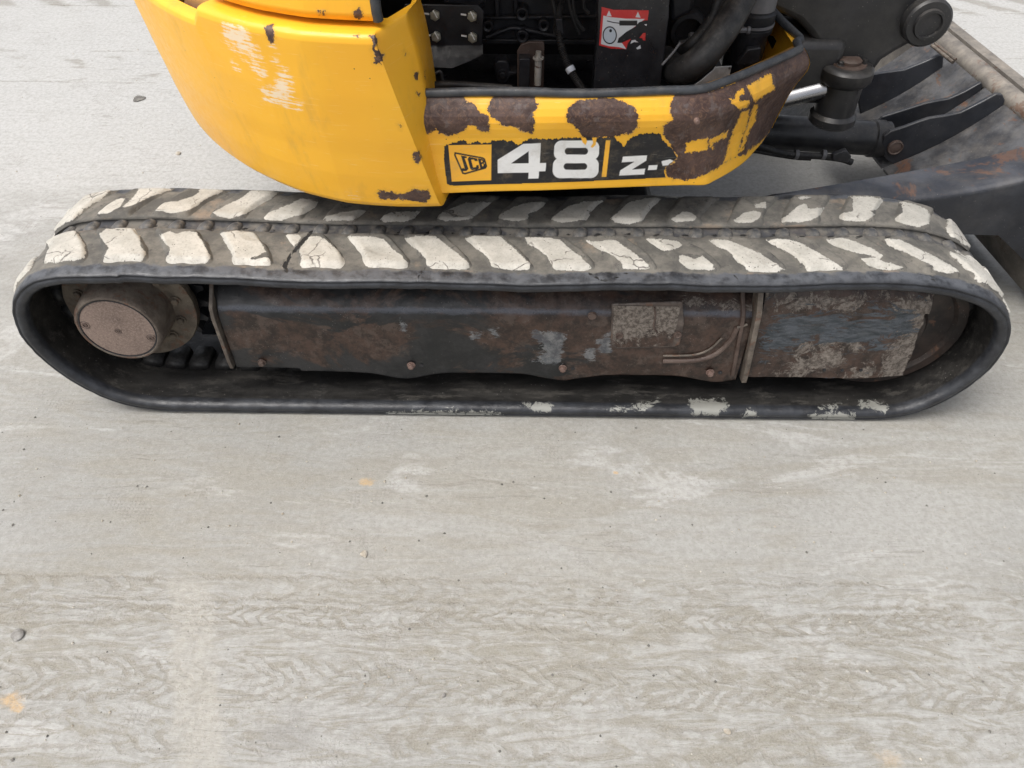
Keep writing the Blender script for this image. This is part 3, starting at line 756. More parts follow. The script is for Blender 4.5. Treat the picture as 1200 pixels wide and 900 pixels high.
# stations along the track, measured at the near end of each lug
near_px = [143, 218, 293, 375, 452, 525, 597, 671, 746, 822, 898, 968, 1036, 1104]
far_px = [132, 200, 266, 330, 396, 464, 531, 600, 667, 734, 802, 872, 936, 1002, 1068]
def stations(pxs, Y, shift, n_tot, pitch):
    a = []
    for p, y_ in pxs:
        x_ = float(onZ(p, y_, .495)[0])
        a.append(x_ + .90 + shift if x_ < -.89 else s_of_x(x_) + shift)
    out = list(a)
    gap = PER - (a[-1] - a[0])
    n_ = round(gap / pitch)
    out += [a[-1] + gap * (k + 1) / n_ for k in range(n_ - 1)]
    return out
ST_N = stations([(p, 316) for p in near_px], .04, .002, 0, .150)
ST_F = stations([(p, 258) for p in far_px], .235, .006, 0, .150)
def make_lug(parent, s0, row, Y0, seed, detail=True):
    nu, nv = (26, 20) if detail else (8, 6)
    rnd = random.Random(seed)
    a = np.linspace(0, 1, nu)[:, None] * np.ones((1, nv)); b = np.ones((nu, 1)) * np.linspace(0, 1, nv)[None, :]
    if row == 0:
        y0, y1 = .040, .186
        l0, r0, l1, r1 = -.060, .056, -.132, -.022
        bow = .013
    else:
        y0, y1 = WT - .186, WT - .030
        y0 = .232; y1 = .372
        l0, r0, l1, r1 = -.058, .046, .000, .112
        bow = -.012
    jl, jr = rnd.uniform(-.005, .005), rnd.uniform(-.005, .005)
    bb = sstep(0, 1, b) * .5 + b * .5
    L = l0 + (l1 - l0) * bb + jl + bow * np.sin(pi * b) * .6
    Rr = r0 + (r1 - r0) * bb + jr + bow * np.sin(pi * b)
    ss = s0 + L + (Rr - L) * a
    yy = y0 + (y1 - y0) * b
    w = (Rr - L); ln = y1 - y0
    e = np.minimum(np.minimum(a, 1 - a) * w, np.minimum(b, 1 - b) * ln)
    # round the corners
    ca = np.minimum(a, 1 - a) * w; cb = np.minimum(b, 1 - b) * ln
    rr = .018
    q = np.sqrt(np.maximum(rr - ca, 0) ** 2 + np.maximum(rr - cb, 0) ** 2)
    e = np.minimum(e, rr - q)
    dmg = np.array([nz(sx * 9 + seed, yx * 9, 2.2) for sx, yx in zip(ss.ravel(), yy.ravel())]).reshape(nu, nv)
    fine = np.array([nz(sx * 45, yx * 45, 7.2) for sx, yx in zip(ss.ravel(), yy.ravel())]).reshape(nu, nv)
    h = -.002 + .0125 * sstep(0, .015, e + fine * .003) + fine * .0008
    h -= .005 * sstep(.28, .55, dmg)
    inset = e * 1000 - 12. * sstep(.22, .5, dmg)
    x, z, nx, nzv = path(ss.ravel())
    x, z, nx, nzv = [q_.reshape(nu, nv) for q_ in (x, z, nx, nzv)]
    wob = np.array([nz(q_ * 3.1, 4.2, 0) * .004 + nz(q_ * 14, 1.2, 0) * .0012 for q_ in np.mod(ss.ravel(), PER)]).reshape(nu, nv)
    h = h + wob * .6
    V = np.stack([x + nx * h, Y0 + yy + wob * 1.2, np.maximum(z + nzv * h, .0012)], -1)
    crack = np.full(nu * nv, -12.)
    worn = np.full(nu * nv, -12.); free = 1.
    if detail and -.13 < ((s0 + .5) % PER) - .5 < LT + .16:
        free = 0.
        px = project(V.reshape(-1, 3))
        worn = polys_sdf(px, WORN)
        for lnn, wd in CRACKS: crack = np.maximum(crack, line_sdf(px, lnn, wd))
    return grid_mesh('tread_lug', V, MAT['lug'], parent, {'inset': inset, 'crack': crack, 'worn': worn, 'free': np.full(nu * nv, free)}, flip=False)
for row, sts in ((0, ST_N), (1, ST_F)):
    for k, s_ in enumerate(sts):
        s_ = s_ % PER
        vis = s_ < LT + .45 or s_ > PER - .6
        make_lug(track, s_, row, 0, k * 2 + row + 11, vis)

# knobs in the centre band, and guide teeth inside
def knob_mesh():
    bm = bmesh.new()
    prof = [(-.024, -.018), (-.017, -.007), (-.008, -.0005), (.004, .0015), (.014, -.0015), (.019, -.007), (.023, -.018)]
    ys = [-.026, -.019, -.008, .006, .018, .026]
    rings = []
    for y in ys:
        k = 1 - (abs(y) / .026) ** 4 * .6
        rings.append([bm.verts.new((px_ * (1 - abs(y) * 9) + y * .15, y, (pz + .018) * k - .018)) for px_, pz in prof])
    for A, B in zip(rings[:-1], rings[1:]):
        for i in range(len(A) - 1): bm.faces.new((A[i], A[i + 1], B[i + 1], B[i]))
    bm.faces.new(rings[0]); bm.faces.new(rings[-1][::-1])
    bmesh.ops.recalc_face_normals(bm, faces=bm.faces)
    me = bpy.data.meshes.new('tread_knob'); bm.to_mesh(me); bm.free()
    me.polygons.foreach_set('use_smooth', [True] * len(me.polygons))
    return me
MAT['knob'] = mat_dark('knob_rubber', (.040, .042, .047), (.080, .080, .080), (.5, .75), 30, dust=.95, dustc=(.175, .162, .14), bump=.9)
MAT['tooth'] = mat_dark('tooth_rubber', (.010, .010, .010), (.022, .021, .020), (.4, .6), 30, dust=.25, bump=.7)
km = knob_mesh(); km.materials.append(MAT['knob'])
def tooth_mesh():
    bm = bmesh.new()
    # truncated pyramid, z is outward, so the tooth goes to negative z
    lo = [(-.029, -.040, -.034), (.029, -.040, -.034), (.029, .045, -.034), (-.029, .045, -.034)]
    hi = [(-.024, -.030, -.062), (.024, -.030, -.062), (.024, .040, -.062), (-.024, .040, -.062)]
    a = [bm.verts.new(v) for v in lo]; b = [bm.verts.new(v) for v in hi]
    bm.faces.new(a); bm.faces.new(b[::-1])
    for i in range(4): bm.faces.new((a[i], b[i], b[(i + 1) % 4], a[(i + 1) % 4]))
    bmesh.ops.recalc_face_normals(bm, faces=bm.faces)
    bmesh.ops.bevel(bm, geom=bm.edges[:], offset=.004, segments=2, affect='EDGES')
    me = bpy.data.meshes.new('guide_tooth'); bm.to_mesh(me); bm.free()
    me.polygons.foreach_set('use_smooth', [True] * len(me.polygons))
    return me
tm = tooth_mesh(); tm.materials.append(MAT['tooth'])
NK = NL * 2
for k in range(NK):
    s_ = (S0 + (k + .35) * PER / NK)
    x, z, nx, nzv = [float(q[0]) for q in path(np.array([s_]))]
    rot = Matrix(((nzv, 0, nx), (0, 1, 0), (-nx, 0, nzv))).to_4x4()
    for me, yc in ((km, .208), (tm, .180)):
        o = bpy.data.objects.new(me.name, me); COL.objects.link(o); o.parent = track
        j = random.uniform(-.0015, .0015)
        o.matrix_local = Matrix.Translation((x + j, yc, z + random.uniform(-.001, .001))) @ rot @ Matrix.Rotation(random.uniform(-.06, .06), 4, 'Z')

# far track, mostly hidden behind the machine
ftrack = bpy.data.objects.new('rubber_track', None); COL.objects.link(ftrack); ftrack.parent = EX
ftrack['label'] = 'far rubber track under the body'
make_belt(ftrack, 1.50, step=.02, detail=False)
bm = bmesh.new()
for k in range(NL):
    for row, ya, yb in ((0, 1.54, 1.685), (1, 1.73, 1.865)):
        ss = S0 + k * PITCH
        q = []
        for (ds, yy) in ((-.05, ya), (.05, ya), (.02 if row == 0 else .09, yb), (-.09 if row == 0 else 0, yb)):
            x, z, nx, nzv = [float(v[0]) for v in path(np.array([ss + ds]))]
            q.append((Vector((x, yy, max(z, .0125))), Vector((nx, 0, nzv))))
        A = [bm.verts.new(p) for p, n_ in q]; B = [bm.verts.new(p + n_ * .011) for p, n_ in q]
        bm.faces.new(B)
        for i in range(4): bm.faces.new((A[i], B[i], B[(i + 1) % 4], A[(i + 1) % 4]))
o = from_bm('tread_lug', bm, MAT['belt'], ftrack, 30); o['kind'] = 'stuff'

# ---------------------------------------------------------------- track frame
FY = .055
fr = bpy.data.objects.new('track_frame', None); COL.objects.link(fr); fr.parent = EX
fr['label'] = 'long dark track frame with rust and scraped paint'
def masked_plate(name, outline_px, yfun, mat, parent, masks, nx_=260, nz_=60, yrange=None):
    """plate sheet: columns along x between the top and bottom pixel lines, depth given by yfun(row fraction)"""
    pass
# main side plate: section slopes at the top, then drops vertically
xs = np.linspace(-.725, .655, 420)
def low_edge(x):
    # lower edge follows lobes at the bolts
    base = .124
    for bx in (-.262, .176, .60):
        base = base - .024 * np.exp(-((x - bx) / .075) ** 2)
    base = np.where(x < -.55, base + .01, base)
    return base + np.array([nz(q * 22, 2.2) for q in x]) * .0018
zb = low_edge(xs)
sect = [(.145, .405), (.138, .405), (.120, .392), (.090, .368), (.078, .3575), (.070, .349), (.064, .341), (.0595, .332), (.0565, .322), (.055, .311)]
rows = []
for (yy, zz) in sect: rows.append(np.stack([xs, np.full_like(xs, yy), np.full_like(xs, zz)], -1))
for t in np.linspace(0, 1, 46)[1:]:
    zz = .311 + (zb - .311) * t
    rows.append(np.stack([xs, np.full_like(xs, .055) , zz], -1))
rows.append(np.stack([xs, np.full_like(xs, .059), zb - .001], -1))
rows.append(np.stack([xs, np.full_like(xs, .067), zb + .0], -1))
V = np.stack(rows, 1)
dent = np.array([nz(a * 3, c * 4, 1.) * .003 + nz(a * 11, c * 11, 4.) * .0008 for a, c in zip(V[:, :, 0].ravel(), V[:, :, 2].ravel())]).reshape(V.shape[:2])
V[:, :, 1] += dent
px = project(V.reshape(-1, 3))
scr = polys_sdf(px, [[(622, 392), (650, 388), (662, 394), (658, 425), (640, 426), (622, 421), (640, 412)], [(553, 388), (566, 392), (562, 399), (548, 397)], [(575, 384), (586, 386), (583, 397), (574, 393)],
                     [(682, 410), (696, 408), (697, 421), (683, 422)], [(469, 376), (477, 380), (475, 388), (470, 385)], [(700, 400), (716, 390), (716, 414), (704, 414)]])
mud = polys_sdf(px, [[(800, 350), (885, 350), (885, 362), (800, 362)]]) - 4
rusty = np.clip((px[:, 0] - 520) / 250, -.3, 1.6) + (np.clip(1 - ((px[:, 0] - 445) / 60) ** 2 - ((px[:, 1] - 402) / 26) ** 2, 0, 1)) * 1.5 + (np.clip(1 - ((px[:, 0] - 320) / 80) ** 2 - ((px[:, 1] - 400) / 34) ** 2, 0, 1)) * 1.2
blank = np.full(len(px), -30.)
grid_mesh('side_plate', V, MAT['frame'], fr, {'scrape': scr, 'mud': mud, 'rusty': rusty, 'blue': blank, 'edge': line_sdf(px, [(248, 361), (500, 364), (700, 366), (880, 368)], 4.2)}, flip=True)  # edge: where the fold's painted highlight runs
# body of the frame behind the plate; end wall added to darken a gap
bm = bmesh.new(); bm_box(bm, (-.70, .0875, .15), (1.02, .30, .345)); bm_box(bm, (-.90, .26, .07), (-.71, .30, .40)); from_bm('frame_body', bm, MAT['black_paint'], fr)
# nose box towards the idler, rough and caked
PZ = np.array([(.10, .440), (.094, .438), (.070, .405), (.062, .385), (.058, .37), (.055, .355)])
xr0, npx = .672, 210
cols = []
top_l, top_r = onY(1095, 352, .056), onY(1062, 440, .056)
for i in range(npx):
    t = i / (npx - 1)
    col = []
    def xe(z_): return top_r[0] + (top_l[0] - top_r[0]) * np.clip((z_ - top_r[2]) / (top_l[2] - top_r[2]), -.1, 1.15) + nz(z_ * 40, 1.7) * .006
    for (yy, zz) in PZ: col.append((xr0 + (xe(zz) - xr0) * t, yy, zz))
    for k in np.linspace(0, 1, 60)[1:]:
        zz = .355 + (.122 - .355) * k
        bow_ = .012 * sstep(.75, 1, np.array(t)) * 1.0
        col.append((xr0 + (xe(zz) - xr0) * t, .055 + float(bow_), zz))
    cols.append(col)
V = np.array(cols)
rough_ = np.array([nz(a * 18, c * 22, 1.) * .0035 + nz(a * 50, c * 60, 4.) * .0012 for a, c in zip(V[:, :, 0].ravel(), V[:, :, 2].ravel())]).reshape(V.shape[:2])
V[:, :, 1] += rough_
px = project(V.reshape(-1, 3))
mud = polys_sdf(px, [[(905, 440), (940, 420), (955, 412), (985, 412), (990, 425), (960, 432), (945, 442)], [(1045, 350), (1105, 345), (1090, 385), (1066, 446), (985, 446), (1030, 425), (1050, 400), (1055, 380)],
                     [(900, 345), (1040, 345), (1000, 360), (940, 362), (905, 352)], [(935, 400), (1000, 398), (1005, 408), (930, 412)]])
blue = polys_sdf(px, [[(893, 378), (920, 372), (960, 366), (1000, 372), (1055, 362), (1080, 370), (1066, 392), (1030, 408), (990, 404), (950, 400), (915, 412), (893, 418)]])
V2 = np.concatenate([V, V[-1:] + np.array([-.012, .03, 0]), V[-1:] + np.array([-.02, .16, 0])], 0)
def ext(a_): a_ = a_.reshape(V.shape[:2]); return np.concatenate([a_, a_[-1:], a_[-1:]], 0)
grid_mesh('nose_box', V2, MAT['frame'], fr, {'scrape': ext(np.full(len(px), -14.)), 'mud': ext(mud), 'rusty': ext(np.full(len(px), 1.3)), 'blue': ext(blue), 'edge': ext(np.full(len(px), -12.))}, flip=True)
for (x_, y_) in ((966, 434), (987, 434), (1009, 434)):
    bm = bmesh.new(); p = Vector(onY(x_, y_, .0535)); bm_cyl(bm, p + Vector((0, -.001, 0)), p + Vector((0, .004, 0)), .0045, seg=14); from_bm('hole', bm, MAT['black_paint'], fr)
# thin flanges across the frame
bm = bmesh.new()
fl = [(.11, .410), (.046, .352), (.040, .322), (.042, .165), (.046, .138), (.070, .138), (.080, .37)]
bm_prism(bm, [(-.740, y, z) for y, z in fl], (.010, 0, 0))
from_bm('end_flange', bm, MAT['pale_edge'], fr, 30, .0015)
bm = bmesh.new()
q0, q1 = onY(893, 343, .035), onY(872, 442, .04)
def fx(z): return q1[0] + (q0[0] - q1[0]) * (z - q1[2]) / (q0[2] - q1[2])
for w_, ya, nm, mt in ((.014, .030, 'end_flange', 'pale_edge'),):
    pts = [(.12, .44), (.050, .42), (ya, .37), (ya + .004, .16), (.040, .112), (.07, .108), (.09, .40)]
    bm_prism(bm, [(fx(z) - .004, y, z) for y, z in pts], (w_, 0, 0))
    from_bm(nm, bm, MAT[mt], fr, 30, .0015)
bm = bmesh.new()
bm_prism(bm, [(fx(z) - .034, y, z) for y, z in [(.10, .40), (.049, .345), (.047, .13), (.07, .112)]], (.010, 0, 0))
from_bm('end_flange', bm, MAT['brown_steel'], fr, 30, .0015)
# bolts along the lower edge
for (x_, y_) in ((482, 427.5), (659.5, 431), (832, 436)):
    p = onY(x_, y_, .052); bolt('bolt', p, (0, -1, 0), .0085, .012, MAT['rusty_bolt'], fr, rot=random.random())
    p = Vector(onY(x_ + 12, y_ + 1, .0528)); bm = bmesh.new(); bm_cyl(bm, p, p + Vector((0, .004, 0)), .0058, seg=16); from_bm('hole', bm, MAT['black_paint'], fr)
p = onY(307, 424.5, .052); bolt('bolt', p, (0, -1, 0), .0085, .010, MAT['brown_steel'], fr)
p = onY(293, 424.5, .052)
# cover plate (grease access)
cvp = [(717, 357), (800, 354), (802, 380), (797, 404), (790, 407), (722, 409), (716, 403)]
pts = [onY(x, y, .050) for x, y in cvp]
fold = .050
bm = bmesh.new(); bm_prism(bm, pts, (0, .008, 0))
cv = from_bm('cover_plate', bm, mat_dark('cover_plate_worn', (.050, .038, .032), (.10, .075, .062), (.5, .7), 16, rust=.5, dust=.9, dustc=(.24, .21, .185), bump=.6), fr, 30, .003)
cx_, cz_ = np.linspace(pts[0][0] + .003, pts[1][0] - .003, 70), np.linspace(pts[5][2] + .004, pts[0][2] - .003, 50)
Vc = np.zeros((70, 50, 3)); Vc[:, :, 0] = cx_[:, None]; Vc[:, :, 2] = cz_[None, :]; Vc[:, :, 1] = .0490
pxc = project(Vc.reshape(-1, 3)); kk = poly_sdf(pxc, cvp) > 1.2
grid_mesh('cover_face', Vc, MAT['frame'], cv, {'scrape': np.full(len(pxc), -14.), 'mud': polys_sdf(pxc, [[(714, 352), (806, 352), (803, 375), (795, 392), (785, 388), (775, 382), (762, 386), (748, 396), (728, 402), (714, 398)]]) + 3, 'rusty': np.full(len(pxc), 1.), 'blue': np.full(len(pxc), -30.), 'edge': np.full(len(pxc), -12.)}, keep=kk.reshape(70, 50), flip=True)
for (x_, y_) in ((726, 393), (794, 392)):
    bm = bmesh.new(); p = onY(x_, y_, .0495); bm_lathe(bm, p, (0, -1, 0), [(-.001, .0105), (.004, .0105), (.005, .008), (.003, .006), (.003, 0)], 20); from_bm('bolt', bm, MAT['brown_steel'], cv)
tube('weld_bead', catmull([onY(x, y, .048) for x, y in ((767, 360), (768, 372), (766, 382), (770, 390))], 6), .0022, MAT['brown_steel'], cv)
bm = bmesh.new(); p = onY(694, 369.5, .053); bm_cyl(bm, p, Vector(p) + Vector((0, -.006, 0)), .012, .010, 20); from_bm('bolt', bm, MAT['brown_steel'], fr)
# pressed rib
tube('pressed_rib', catmull([onY(x, y, .053) for x, y in ((777, 423), (815, 422), (838, 415), (855, 400), (864, 384))], 8), .007, MAT['brown_steel'], fr, flat=.8)
tube('pressed_rib', catmull([onY(x, y, .052) for x, y in ((777, 417), (812, 416), (832, 409), (846, 396))], 8), .003, MAT['pale_edge'], fr)
tube('pressed_rib', [onY(x, y, .052) for x, y in ((864, 384), (876, 380))], .0035, MAT['pale_edge'], fr)
# bottom rollers, behind the plate
for xr_ in (-.5, -.1, .3, .65):
    bm = bmesh.new(); bm_lathe(bm, (xr_, .12, .135), (0, 1, 0), [(0, .03), (.0, .065), (.03, .065), (.055, .05), (.14, .05), (.145, .075), (.19, .075), (.19, .03)], 32); from_bm('bottom_roller', bm, MAT['black_paint'], fr, 30)
# idler
bm = bmesh.new(); bm_lathe(bm, (XR, .11, ZC), (0, 1, 0), [(0, .05), (-.002, .09), (.01, .10), (.012, .165), (.0, .172), (0, .197), (.045, .205), (.05, .165), (.12, .165), (.125, .205), (.17, .197), (.17, .05)], 64)
from_bm('idler_wheel', bm, mat_dark('idler_dark', (.014, .011, .010), (.040, .028, .023), (.4, .6), 10, rust=.3, dust=.15), fr, 30)

# ---------------------------------------------------------------- sprocket and travel motor
HC = onY(138, 386, .035)
hx, hz_ = float(HC[0]), float(HC[2])
hub = bpy.data.objects.new('travel_motor', None); COL.objects.link(hub); hub.parent = EX
hub['label'] = 'round rusty drive motor cover in the rear of the track'
bm = bmesh.new()
bm_lathe(bm, (hx, .035, hz_), (0, 1, 0), [(.0045, .0), (.0045, .0955), (.001, .0965), (-.001, .100), (.000, .1045), (.006, .1085), (.030, .1115), (.075, .113), (.100, .114), (.103, .108), (.13, .105), (.13, 0)], 96)
for v in bm.verts:
    if v.co.y > .04: 
        d = Vector((v.co.x - hx, 0, v.co.z - hz_)); k = nz(v.co.x * 25, v.co.y * 25, v.co.z * 25) * .0035
        v.co += d.normalized() * k if d.length > .05 else Vector()
from_bm('hub_drum', bm, MAT['hub_side'], hub, 40)
bm = bmesh.new()
bm_lathe(bm, (hx, .0385, hz_), (0, -1, 0), [(0, .0945), (.0025, .0935), (.003, .091), (.0032, 0)], 96)
hd = from_bm('cover_disc', bm, MAT['hub_face'], hub, 40)
for (x_, y_) in ((99.5, 381), (177.5, 396)):
    bm = bmesh.new(); bm_lathe(bm, onY(x_, y_, .0352), (0, -1, 0), [(.0003, .0125), (.001, .0118), (-.001, .0105), (-.001, .0075), (.002, .0065), (.002, .0035), (-.002, .003), (-.002, 0)], 24); from_bm('screw', bm, MAT['brown_steel'], hd)
bm = bmesh.new(); bm_lathe(bm, onY(138.5, 388, .0352), (0, -1, 0), [(.0003, .0088), (.001, .008), (-.0015, .0068), (.001, .0045), (.001, .002), (-.003, .0018), (-.003, 0)], 24); from_bm('screw', bm, MAT['brown_steel'], hd)
# dark seam ring
bm = bmesh.new(); bm_lathe(bm, (hx, .0347, hz_), (0, -1, 0), [(-.002, .0972), (.0006, .0968), (.0006, .0945), (-.002, .0942)], 96); from_bm('seam', bm, MAT['black_paint'], hub, 40)
# flange with sprocket teeth
bm = bmesh.new()
bm_lathe(bm, (hx, .128, hz_), (0, 1, 0), [(0, .09), (.0, .172), (.006, .174), (.022, .174), (.022, .09)], 80)
for v in bm.verts:
    v.co.y += nz(v.co.x * 30, v.co.z * 30, 2) * .003
from_bm('sprocket_flange', bm, MAT['flange'], hub, 40)
for k in range(12):
    a = 2 * pi * k / 12 + .18
    bolt('bolt', (hx + cos(a) * .131, .126, hz_ + sin(a) * .131), (0, -1, 0), .0105, .010, MAT['flange'], hub, rot=a)
bm = bmesh.new()
nt = 21
ring = []
for k in range(nt * 8):
    a = 2 * pi * k / (nt * 8); t = (k % 8)
    r = (.165, .165, .172, .19, .192, .19, .172, .165)[t]
    ring.append((hx + cos(a) * r, .175, hz_ + sin(a) * r))
bm_prism(bm, ring, (0, .035, 0))
from_bm('sprocket', bm, MAT['engine'], hub, 25)
# dark motor housing behind everything
bm = bmesh.new(); bm_cyl(bm, (hx, .15, hz_), (hx, .42, hz_), .10, seg=40); from_bm('motor_housing', bm, MAT['black_paint'], hub)
# undercarriage centre
uc = bpy.data.objects.new('undercarriage', None); COL.objects.link(uc); uc.parent = EX
bm = bmesh.new()
bm_prism(bm, [(-.42, .30, .20), (.50, .30, .20), (.42, .30, .42), (-.36, .30, .42)], (0, 1.3, 0))
from_bm('cross_frame', bm, MAT['black_paint'], uc, 30, .01)
bm = bmesh.new(); bm_lathe(bm, (.02, .95, .40), (0, 0, 1), [(0, .36), (.10, .34), (.105, .39), (.17, .39), (.17, 0)], 64); from_bm('slew_ring', bm, MAT['black_paint'], uc, 30)

# ---------------------------------------------------------------- counterweight
CX, CY = 0., 1.12
cw = bpy.data.objects.new('counterweight', None); COL.objects.link(cw); cw.parent = EX
cw['label'] = 'smooth rounded yellow rear body panel with rust chips and pale scuffs'
Z4 = lambda p: zoomed(p, 140, 0, 3.333)
CW_RUST = [Z4(q) for q in (
    [(570, 100), (600, 97), (606, 140), (602, 172), (588, 168), (572, 132)],
    [(972, 140), (1000, 132), (1010, 160), (1002, 190), (1030, 210), (1022, 250), (995, 248), (1000, 212), (986, 190), (988, 158)],
    [(1146, 598), (1172, 588), (1180, 620), (1166, 638), (1150, 622)], [(1090, 485), (1104, 490), (1100, 506)], [(1150, 282), (1166, 282), (1170, 315), (1156, 312)],
    [(1000, 752), (1030, 742), (1110, 762), (1150, 735), (1180, 745), (1204, 738), (1215, 768), (1198, 792), (1160, 788), (1090, 776), (1025, 780)],
    [(915, 138), (935, 136), (932, 148)], [(1160, 362), (1175, 365), (1170, 375)], [(250, 405), (262, 425), (271, 443), (262, 432)], [(1112, 200), (1120, 205), (1116, 215)])]
HOOD_RUST = [Z4(q) for q in ([(775, 42), (805, 42), (803, 62), (780, 60)], [(910, 50), (935, 28), (950, 45), (945, 75), (915, 72)], [(992, -12), (1058, -12), (1066, 50), (1040, 66), (1005, 60)], [(380, -2), (400, 0), (398, 10), (384, 8)])]
CW_SCUFF = [Z4(q) for q in ([(375, 85), (440, 85), (500, 100), (510, 150), (550, 210), (580, 280), (560, 310), (520, 290), (500, 240), (440, 200), (400, 150)],
    [(585, 215), (605, 195), (625, 215), (625, 245), (600, 245)], [(610, 260), (660, 270), (680, 330), (680, 380), (712, 400), (710, 428), (680, 430), (640, 410), (560, 400), (545, 350), (600, 330)],
    [(440, 240), (470, 260), (475, 280), (445, 262)], [(586, 165), (605, 165), (606, 180), (590, 182)], [(893, 750), (925, 748), (935, 765), (900, 770)])]
PROF = [(.0, -.060), (.002, -.030), (.008, -.014), (.020, -.005), (.045, .001), (.10, .012), (.16, .021), (.20, .028), (.30, .042), (.38, .050), (.418, .054), (.428, .052), (.434, .046), (.4365, .036), (.437, .024), (.438, -.03)]
def prof_at(n):
    P = np.array(PROF); seg = np.r_[0, np.cumsum(np.hypot(*np.diff(P, axis=0).T))]
    t = np.linspace(0, seg[-1], n)
    return np.interp(t, seg, P[:, 0]), np.interp(t, seg, P[:, 1])
RB = lambda ph: np.interp(-ph, [.138, .24, .36, .47, .66, .9, 1.3, 2.1], [.999, 1.023, 1.046, 1.052, 1.045, 1.033, 1.018, 1.01])
ZB = .592
# front edge follows the seam seen in the photograph
ph_bot, ph_top = -.138, -.225
nh = 190
hh, dr = prof_at(nh)
frac = np.clip(hh / .437, 0, 1)
phf = ph_bot + (ph_top - ph_bot) * frac
nphi = 640
PH_END = -2.0
V = np.zeros((nphi, nh, 3))
uu = np.linspace(0, 1, nphi) ** 1.15
for i, u in enumerate(uu):
    ph = phf + (PH_END - phf) * u
    # lower rim behind the notch on the left
    pm = phf.mean() + (PH_END - phf.mean()) * u
    drop = 1 - .060 * float(sstep(.575, .60, np.array(-pm)))
    nk = float(sstep(.575, .60, np.array(-pm)))
    r = RB(ph) + np.where(hh > .42, np.maximum(dr, .024 * nk + dr.min() * (1 - nk)), dr)
    V[i, :, 0] = CX + r * np.sin(ph); V[i, :, 1] = CY - r * np.cos(ph); V[i, :, 2] = ZB + hh - (1 - drop) * .437 * sstep(.26, .437, hh)
px = project(V.reshape(-1, 3))
grid_mesh('body_shell', V, MAT['yellow'], cw, {'rust': polys_sdf(px, CW_RUST), 'scuff': polys_sdf(px, CW_SCUFF)}, flip=False)
# return flange: turns in from the front edge of the shell
A = V[0]
nw = 26
B = A + np.array([0, 0, 0])
ins = np.zeros_like(A)
fr_ = np.clip(hh / .437, 0, 1)
ins[:, 0] = .012 + .040 * sstep(.12, .9, fr_); ins[:, 1] = .055 + .05 * fr_
W = np.stack([A + ins * t + np.array([.0, -.0, 0]) for t in np.linspace(0, 1, nw)], 0)
W2 = np.concatenate([W, W[-1:] + np.array([.002, .03, 0]), W[-1:] + np.array([.0, .20, 0])], 0)
px = project(W2.reshape(-1, 3))
grid_mesh('edge_flange', W2, MAT['yellow'], cw, {'rust': polys_sdf(px, CW_RUST + [[(497, 86), (503, 88), (504, 96), (499, 94)]]), 'scuff': np.full(len(px), -20.)}, flip=True)
# underside
bm = bmesh.new()
ring = [bm.verts.new((CX + (float(RB(a)) - .05) * sin(a), CY - (float(RB(a)) - .05) * cos(a), ZB + .004)) for a in np.linspace(ph_bot, PH_END, 40)] + [bm.verts.new((-.1, 1.9, ZB + .004)), bm.verts.new((-.1, .2, ZB + .004))]
bm.faces.new(ring); from_bm('underside', bm, MAT['black_paint'], cw)
# upper hood
hn, hp = 40, 420
V = np.zeros((hp, hn, 3))
HP = [(0, -.045), (.0, -.012), (.003, -.003), (.010, .0)] + [(.010 + .3 * t, .0 + .004 * t) for t in np.linspace(0, 1, hn - 4)[0:]]
ZH = ZB + .447
for i, u in enumerate(np.linspace(0, 1, hp)):
    for j, (h_, d_) in enumerate(HP):
        ph = -.231 - .02 * h_ + (-.60 + .231) * u
        r = float(RB(ph)) + .022 + d_
        V[i, j] = (CX + r * sin(ph), CY - r * cos(ph), ZH + h_ + .0 * u)
px = project(V.reshape(-1, 3))
grid_mesh('engine_hood', V, MAT['yellow'], EX, {'rust': polys_sdf(px, HOOD_RUST), 'scuff': np.full(len(px), -20.)}, flip=False)
# hood edge seal, dark rubber
e0 = [V[0, j] + np.array([.006, .006, 0]) for j in range(2, hn, 3)]
tube('hood_seal', e0, .011, MAT['seal'], EX)
# inner recess wall beyond the hood, with the grey grille corner
V = np.zeros((80, 14, 3))
for i, ph in enumerate(np.linspace(-.585, -2.0, 80)):
    for j, (z_, r_) in enumerate([(ZB + .410, .03), (ZB + .404, .018), (ZB + .390, .006), (ZB + .36, -.004), (ZB + .34, -.03), (ZB + .335, -.10)] + [(ZB + .36 + .04 * k, -.125) for k in range(8)]):
        r_ = float(RB(ph)) + r_; V[i, j] = (CX + r_ * sin(ph), CY - r_ * cos(ph), z_)
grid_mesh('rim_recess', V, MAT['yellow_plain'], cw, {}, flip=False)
bm = bmesh.new()
bm_prism(bm, [onY(x, y, Y) for x, y, Y in ((150, -30, .62), (214, -30, .40), (207, 8, .42), (203, 14, .435), (190, 10, .48), (172, -4, .545))], (.01, .03, 0))
from_bm('rear_grille', bm, MAT['grey_plastic'], EX, 30, .004)

